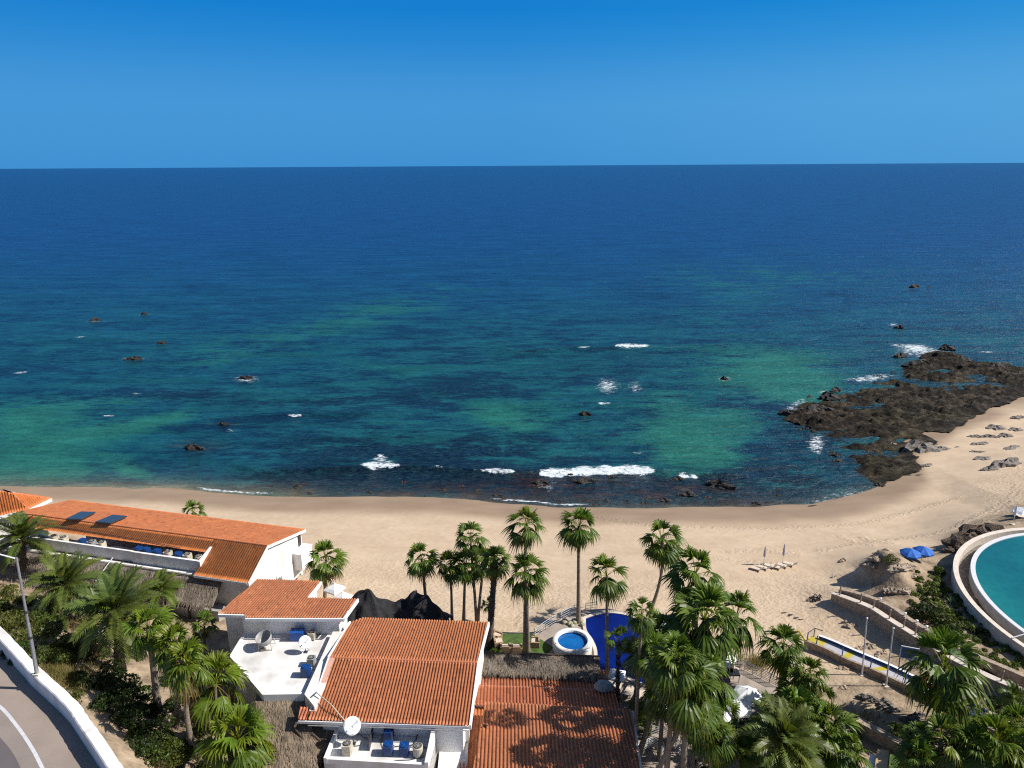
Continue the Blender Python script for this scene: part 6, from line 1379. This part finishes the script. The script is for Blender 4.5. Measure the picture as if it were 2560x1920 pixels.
for px, py, r, kd, lab in ((2226,1396,19,'bright','round bright bush on top of the sandy mound'),(2352,1430,22,'green','round bush beside the curved pool wall'),(2325,1548,44,'dark','large dark bush on the slope above the kerb wall'),(2355,1560,42,'green','large green bush right of the dark slope bush'),(2390,1575,26,'green','medium bush right of the two large slope bushes'),(2410,1500,24,'green','leafy bush touching the outer pool wall'),
    (1228,1622,16,'bright','round bright bush at the corner of the big orange roof'),(1920,1735,34,'dark','dark shrub at the deck railing corner'),(2010,1770,36,'dark','dark shrub under the lower right palms'),(1900,1800,36,'dark','dark shrub in the shade right of the parasols'),(1870,1830,40,'dark','dark shrub behind the bottom date palm'),(2030,1890,40,'dark','dark shrub left of the kiosk'),(2130,1850,28,'green','green shrub above the garden wall end'),(2290,1850,34,'dark','dark shrub at the garden wall'),(2330,1905,46,'dark','dark shrub under the bottom right palms'),(2420,1890,44,'dark','dark shrub in the bottom right shade'),(2430,1840,36,'dark','dark shrub beside the garden path'),(2530,1900,44,'dark','dark shrub at the bottom right border'),(2535,1790,34,'dark','dark shrub under the young palm at the right border'),(2500,1760,26,'dark','dark shrub against the walkway wall'),(2395,1815,26,'green','green shrub right of the large palm trunk'),(1760,1930,38,'dark','dark shrub at the bottom between trunks and date palm'),(2250,1930,22,'dark','dark shrub right of the kiosk lawn'),(1690,1560,28,'dark','dark shrub beyond the far end of the blue pool'),(1640,1830,24,'olive','olive shrub by the pale curved railing'),(2480,1690,24,'dark','dark bush on the inner side of the walkway'),(2140,1830,20,'green','small green shrub at the left end of the garden wall'),(2200,1838,16,'bright','small bright shrub above the garden wall')):
    shrub(px, py+6, r, kd, lab, 'shrubs of the resort garden', 1.0)
for px, py in ((1200,985),(1325,978),(1385,1025),(1270,1075),(1380,1080),(1440,1125),(1280,1112),(1370,1148),(1205,1165),(1320,1198),(1410,1230),(1150,1225),(1100,1115),(1225,1108),(1490,1335),(1570,1345),(1505,1445),(1560,1470),(1690,1430),(1610,1235),(1180,1080),(1215,1260),(1530,1250),(1660,1460),(1290,1010),(1720,1570),(1780,1480),(1850,1500),(1700,1390),(1620,1320),(1450,1300),(1950,1520),(1590,1400)):
    shrub(2000+px*.2532, 1200+py*.2532, 12+5*random.random(), 'clump', 'small green clump growing on the sandy slope below the round pool', 'small clumps on the planted slope', .9, cat='plant')
for px, py, r, lab in ((2424,1648,13,'clump'),(2445,1660,13,'clump'),(2470,1672,15,'clump'),(2490,1645,16,'clump'),(2510,1630,16,'clump'),(2540,1660,18,'clump'),(2460,1610,16,'clump'),(2480,1590,17,'clump'),(2520,1600,18,'clump'),(2545,1625,18,'clump'),(2440,1585,14,'clump'),(2500,1570,15,'clump'),(2420,1615,13,''),(2435,1600,15,''),(2455,1640,14,''),(2475,1650,15,''),(2485,1615,16,''),(2500,1600,15,''),(2530,1580,16,''),(2550,1600,17,''),(2535,1635,17,''),(2515,1655,16,''),(2555,1650,16,''),(2470,1570,14,''),(2450,1545,13,''),(2425,1560,13,''),(2400,1600,14,''),(2340,1500,12,''),(2310,1480,12,''),(2330,1460,12,''),(2300,1455,11,''),(2375,1480,13,''),(2395,1460,12,'')):
    shrub(px, py, r, 'clump', 'small green clump growing on the sandy slope below the round pool', 'small clumps on the planted slope', .9, cat='plant')
for px, py, lab in ((2416,1524,'spiky agave highest on the slope beside the pool wall'),(2458,1554,'spiky agave second down along the pool wall'),(2455,1580,'pale spiky agave in the middle of the planted slope'),(2517,1592,'spiky agave farthest right under the pool wall'),(2516,1620,'spiky agave lowest on the right of the planted slope'),(2377,1506,'upright spiky agave like a cactus in the middle of the slope'),(2355,1462,'small spiky agave near the top of the planted slope'),(2440,1632,'dark spiky agave above the kerb wall')):
    shrub(px, py, 15, 'agave', lab, 'agaves on the planted slope', 1.1, cat='agave')
for k in SB:
    for o_ in SB[k]: bpy.data.objects.remove(o_)
# dry grass on the hillside
rg = np.random.default_rng(5); mb = MB()
for px, py, rx_, ry_, n in ((160,1685,60,42,2600),(120,1560,130,60,1500),(20,1520,40,40,500),(230,1650,60,60,700),(500,1800,40,60,350),(1890,1660,40,25,700),(2160,1800,60,30,300)):
    P0 = []; gz = ground(px, py)[2]
    for k in range(n):
        u, v = rg.normal(size=2)*.5; z = 9.; q = (px+u*rx_, py+v*ry_); P0.append(at(*q, gz)[:2])
    P0 = np.array(P0); zs = terrain(P0[:, 0], P0[:, 1])
    P0z = zs
    for k in range(n):
        p = V(P0[k][0], P0[k][1], zs[k]-.03)
        if inpoly(np.array([p[0]]), np.array([p[1]]), ROADPOLY)[0]: continue
        a = rg.random()*6.28; s_ = V(math.cos(a), math.sin(a), 0); l = .3+.5*rg.random(); d = unit(V(rg.normal()*.4, rg.normal()*.4, 1))
        c = [(.24, .20, .07), (.16, .17, .045), (.29, .22, .10)][rg.integers(3)]
        mb.face([p-s_*.03, p+s_*.03, p+d*l], c)
o = mb.build('dry_grass', 'grass'); tag(o, 'dry yellow green grass growing on the slopes', 'grass', kind='stuff')

# ------------------------------------------------------------------ light, sky, camera
SUN_EL = R(43); sd = unit(V(1, -.05, 0))
todir = V(sd[0]*math.cos(SUN_EL), sd[1]*math.cos(SUN_EL), math.sin(SUN_EL))
L = bpy.data.lights.new('sun', 'SUN'); L.energy = 5.0; L.angle = R(.5); L.color = (1, .95, .87)
lo = bpy.data.objects.new('sun', L); COL.objects.link(lo); lo.rotation_euler = Vector(tuple(-todir)).to_track_quat('-Z', 'Y').to_euler()
w = bpy.data.worlds.new('World'); sc.world = w; w.use_nodes = True; nt = w.node_tree; bg = nt.nodes['Background']
sky = nt.nodes.new('ShaderNodeTexSky'); sky.sky_type = 'NISHITA'; sky.sun_disc = False; sky.sun_elevation = SUN_EL
sky.sun_rotation = math.atan2(sd[0], sd[1]); sky.altitude = 0; sky.air_density = 1.0; sky.dust_density = 1.0; sky.ozone_density = 1.0
# low sky graded to the deep marine blue of the photo; the high sky stays as it is
tc = nt.nodes.new('ShaderNodeTexCoord'); sz = nd(nt, 'ShaderNodeSeparateXYZ', {0: tc.outputs['Generated']})
K = 6.0; q6 = lambda *c: tuple(x/K for x in c)
lowsky = ramp(nt, math_(nt, 'MULTIPLY', sz.outputs[2], 3.0), [(0, q6(.40, 2.12, 4.8)), (.09, q6(.44, 2.23, 4.95)), (.22, q6(.47, 2.33, 5.1)), (.32, q6(.37, 2.18, 5.0)), (.44, q6(.18, 1.86, 4.85)), (.55, q6(.07, 1.6, 4.72)), (.95, q6(.04, 1.3, 4.2))])
lowsky = mixc(nt, 1.0, lowsky, (K, K, K), 'MULTIPLY')
glow = mixc(nt, math_(nt, 'MULTIPLY', sz.outputs[0], 1.6, True), (1, 1, 1), (1.5, 1.20, 1.07))
lowsky = mixc(nt, 1.0, lowsky, glow, 'MULTIPLY')
hi = mixc(nt, 1.0, sky.outputs[0], (.50, .55, .64), 'MULTIPLY')
f = ramp(nt, sz.outputs[2], [(.24, 0.), (.5, 1.)])
nt.links.new(mixc(nt, f, lowsky, hi), bg.inputs[0]); bg.inputs[1].default_value = .1
cam = bpy.data.cameras.new('camera'); co = bpy.data.objects.new('camera', cam); COL.objects.link(co); sc.camera = co
cam.sensor_width = 36; cam.lens = 36*F/2560; cam.clip_end = 200000; cam.clip_start = .5
cp_, sp_ = math.cos(PITCH), math.sin(PITCH)
fwd = Vector((0, cp_, -sp_)); right = Vector((1, 0, 0)); up = Vector((0, sp_, cp_))
c_, s_ = math.cos(ROLL), math.sin(ROLL)
# image-right in world = d ray / d px
rx_ = np.array([c_, -s_*sp_, -s_*cp_]); ry_ = -np.array([-s_, -c_*sp_, -c_*cp_])
Mx = Matrix(((rx_[0], ry_[0], -fwd[0]), (rx_[1], ry_[1], -fwd[1]), (rx_[2], ry_[2], -fwd[2])))
co.matrix_world = Matrix.Translation((0, 0, H)) @ Mx.to_4x4()
sc.view_settings.view_transform = 'Standard'; sc.view_settings.look = 'None'; sc.view_settings.exposure = .42; sc.view_settings.gamma = 1
for o in COL.objects:
    if '_o' in o: del o['_o']

sc.cycles.filter_width = 1.15
sc.cycles.use_denoising = False
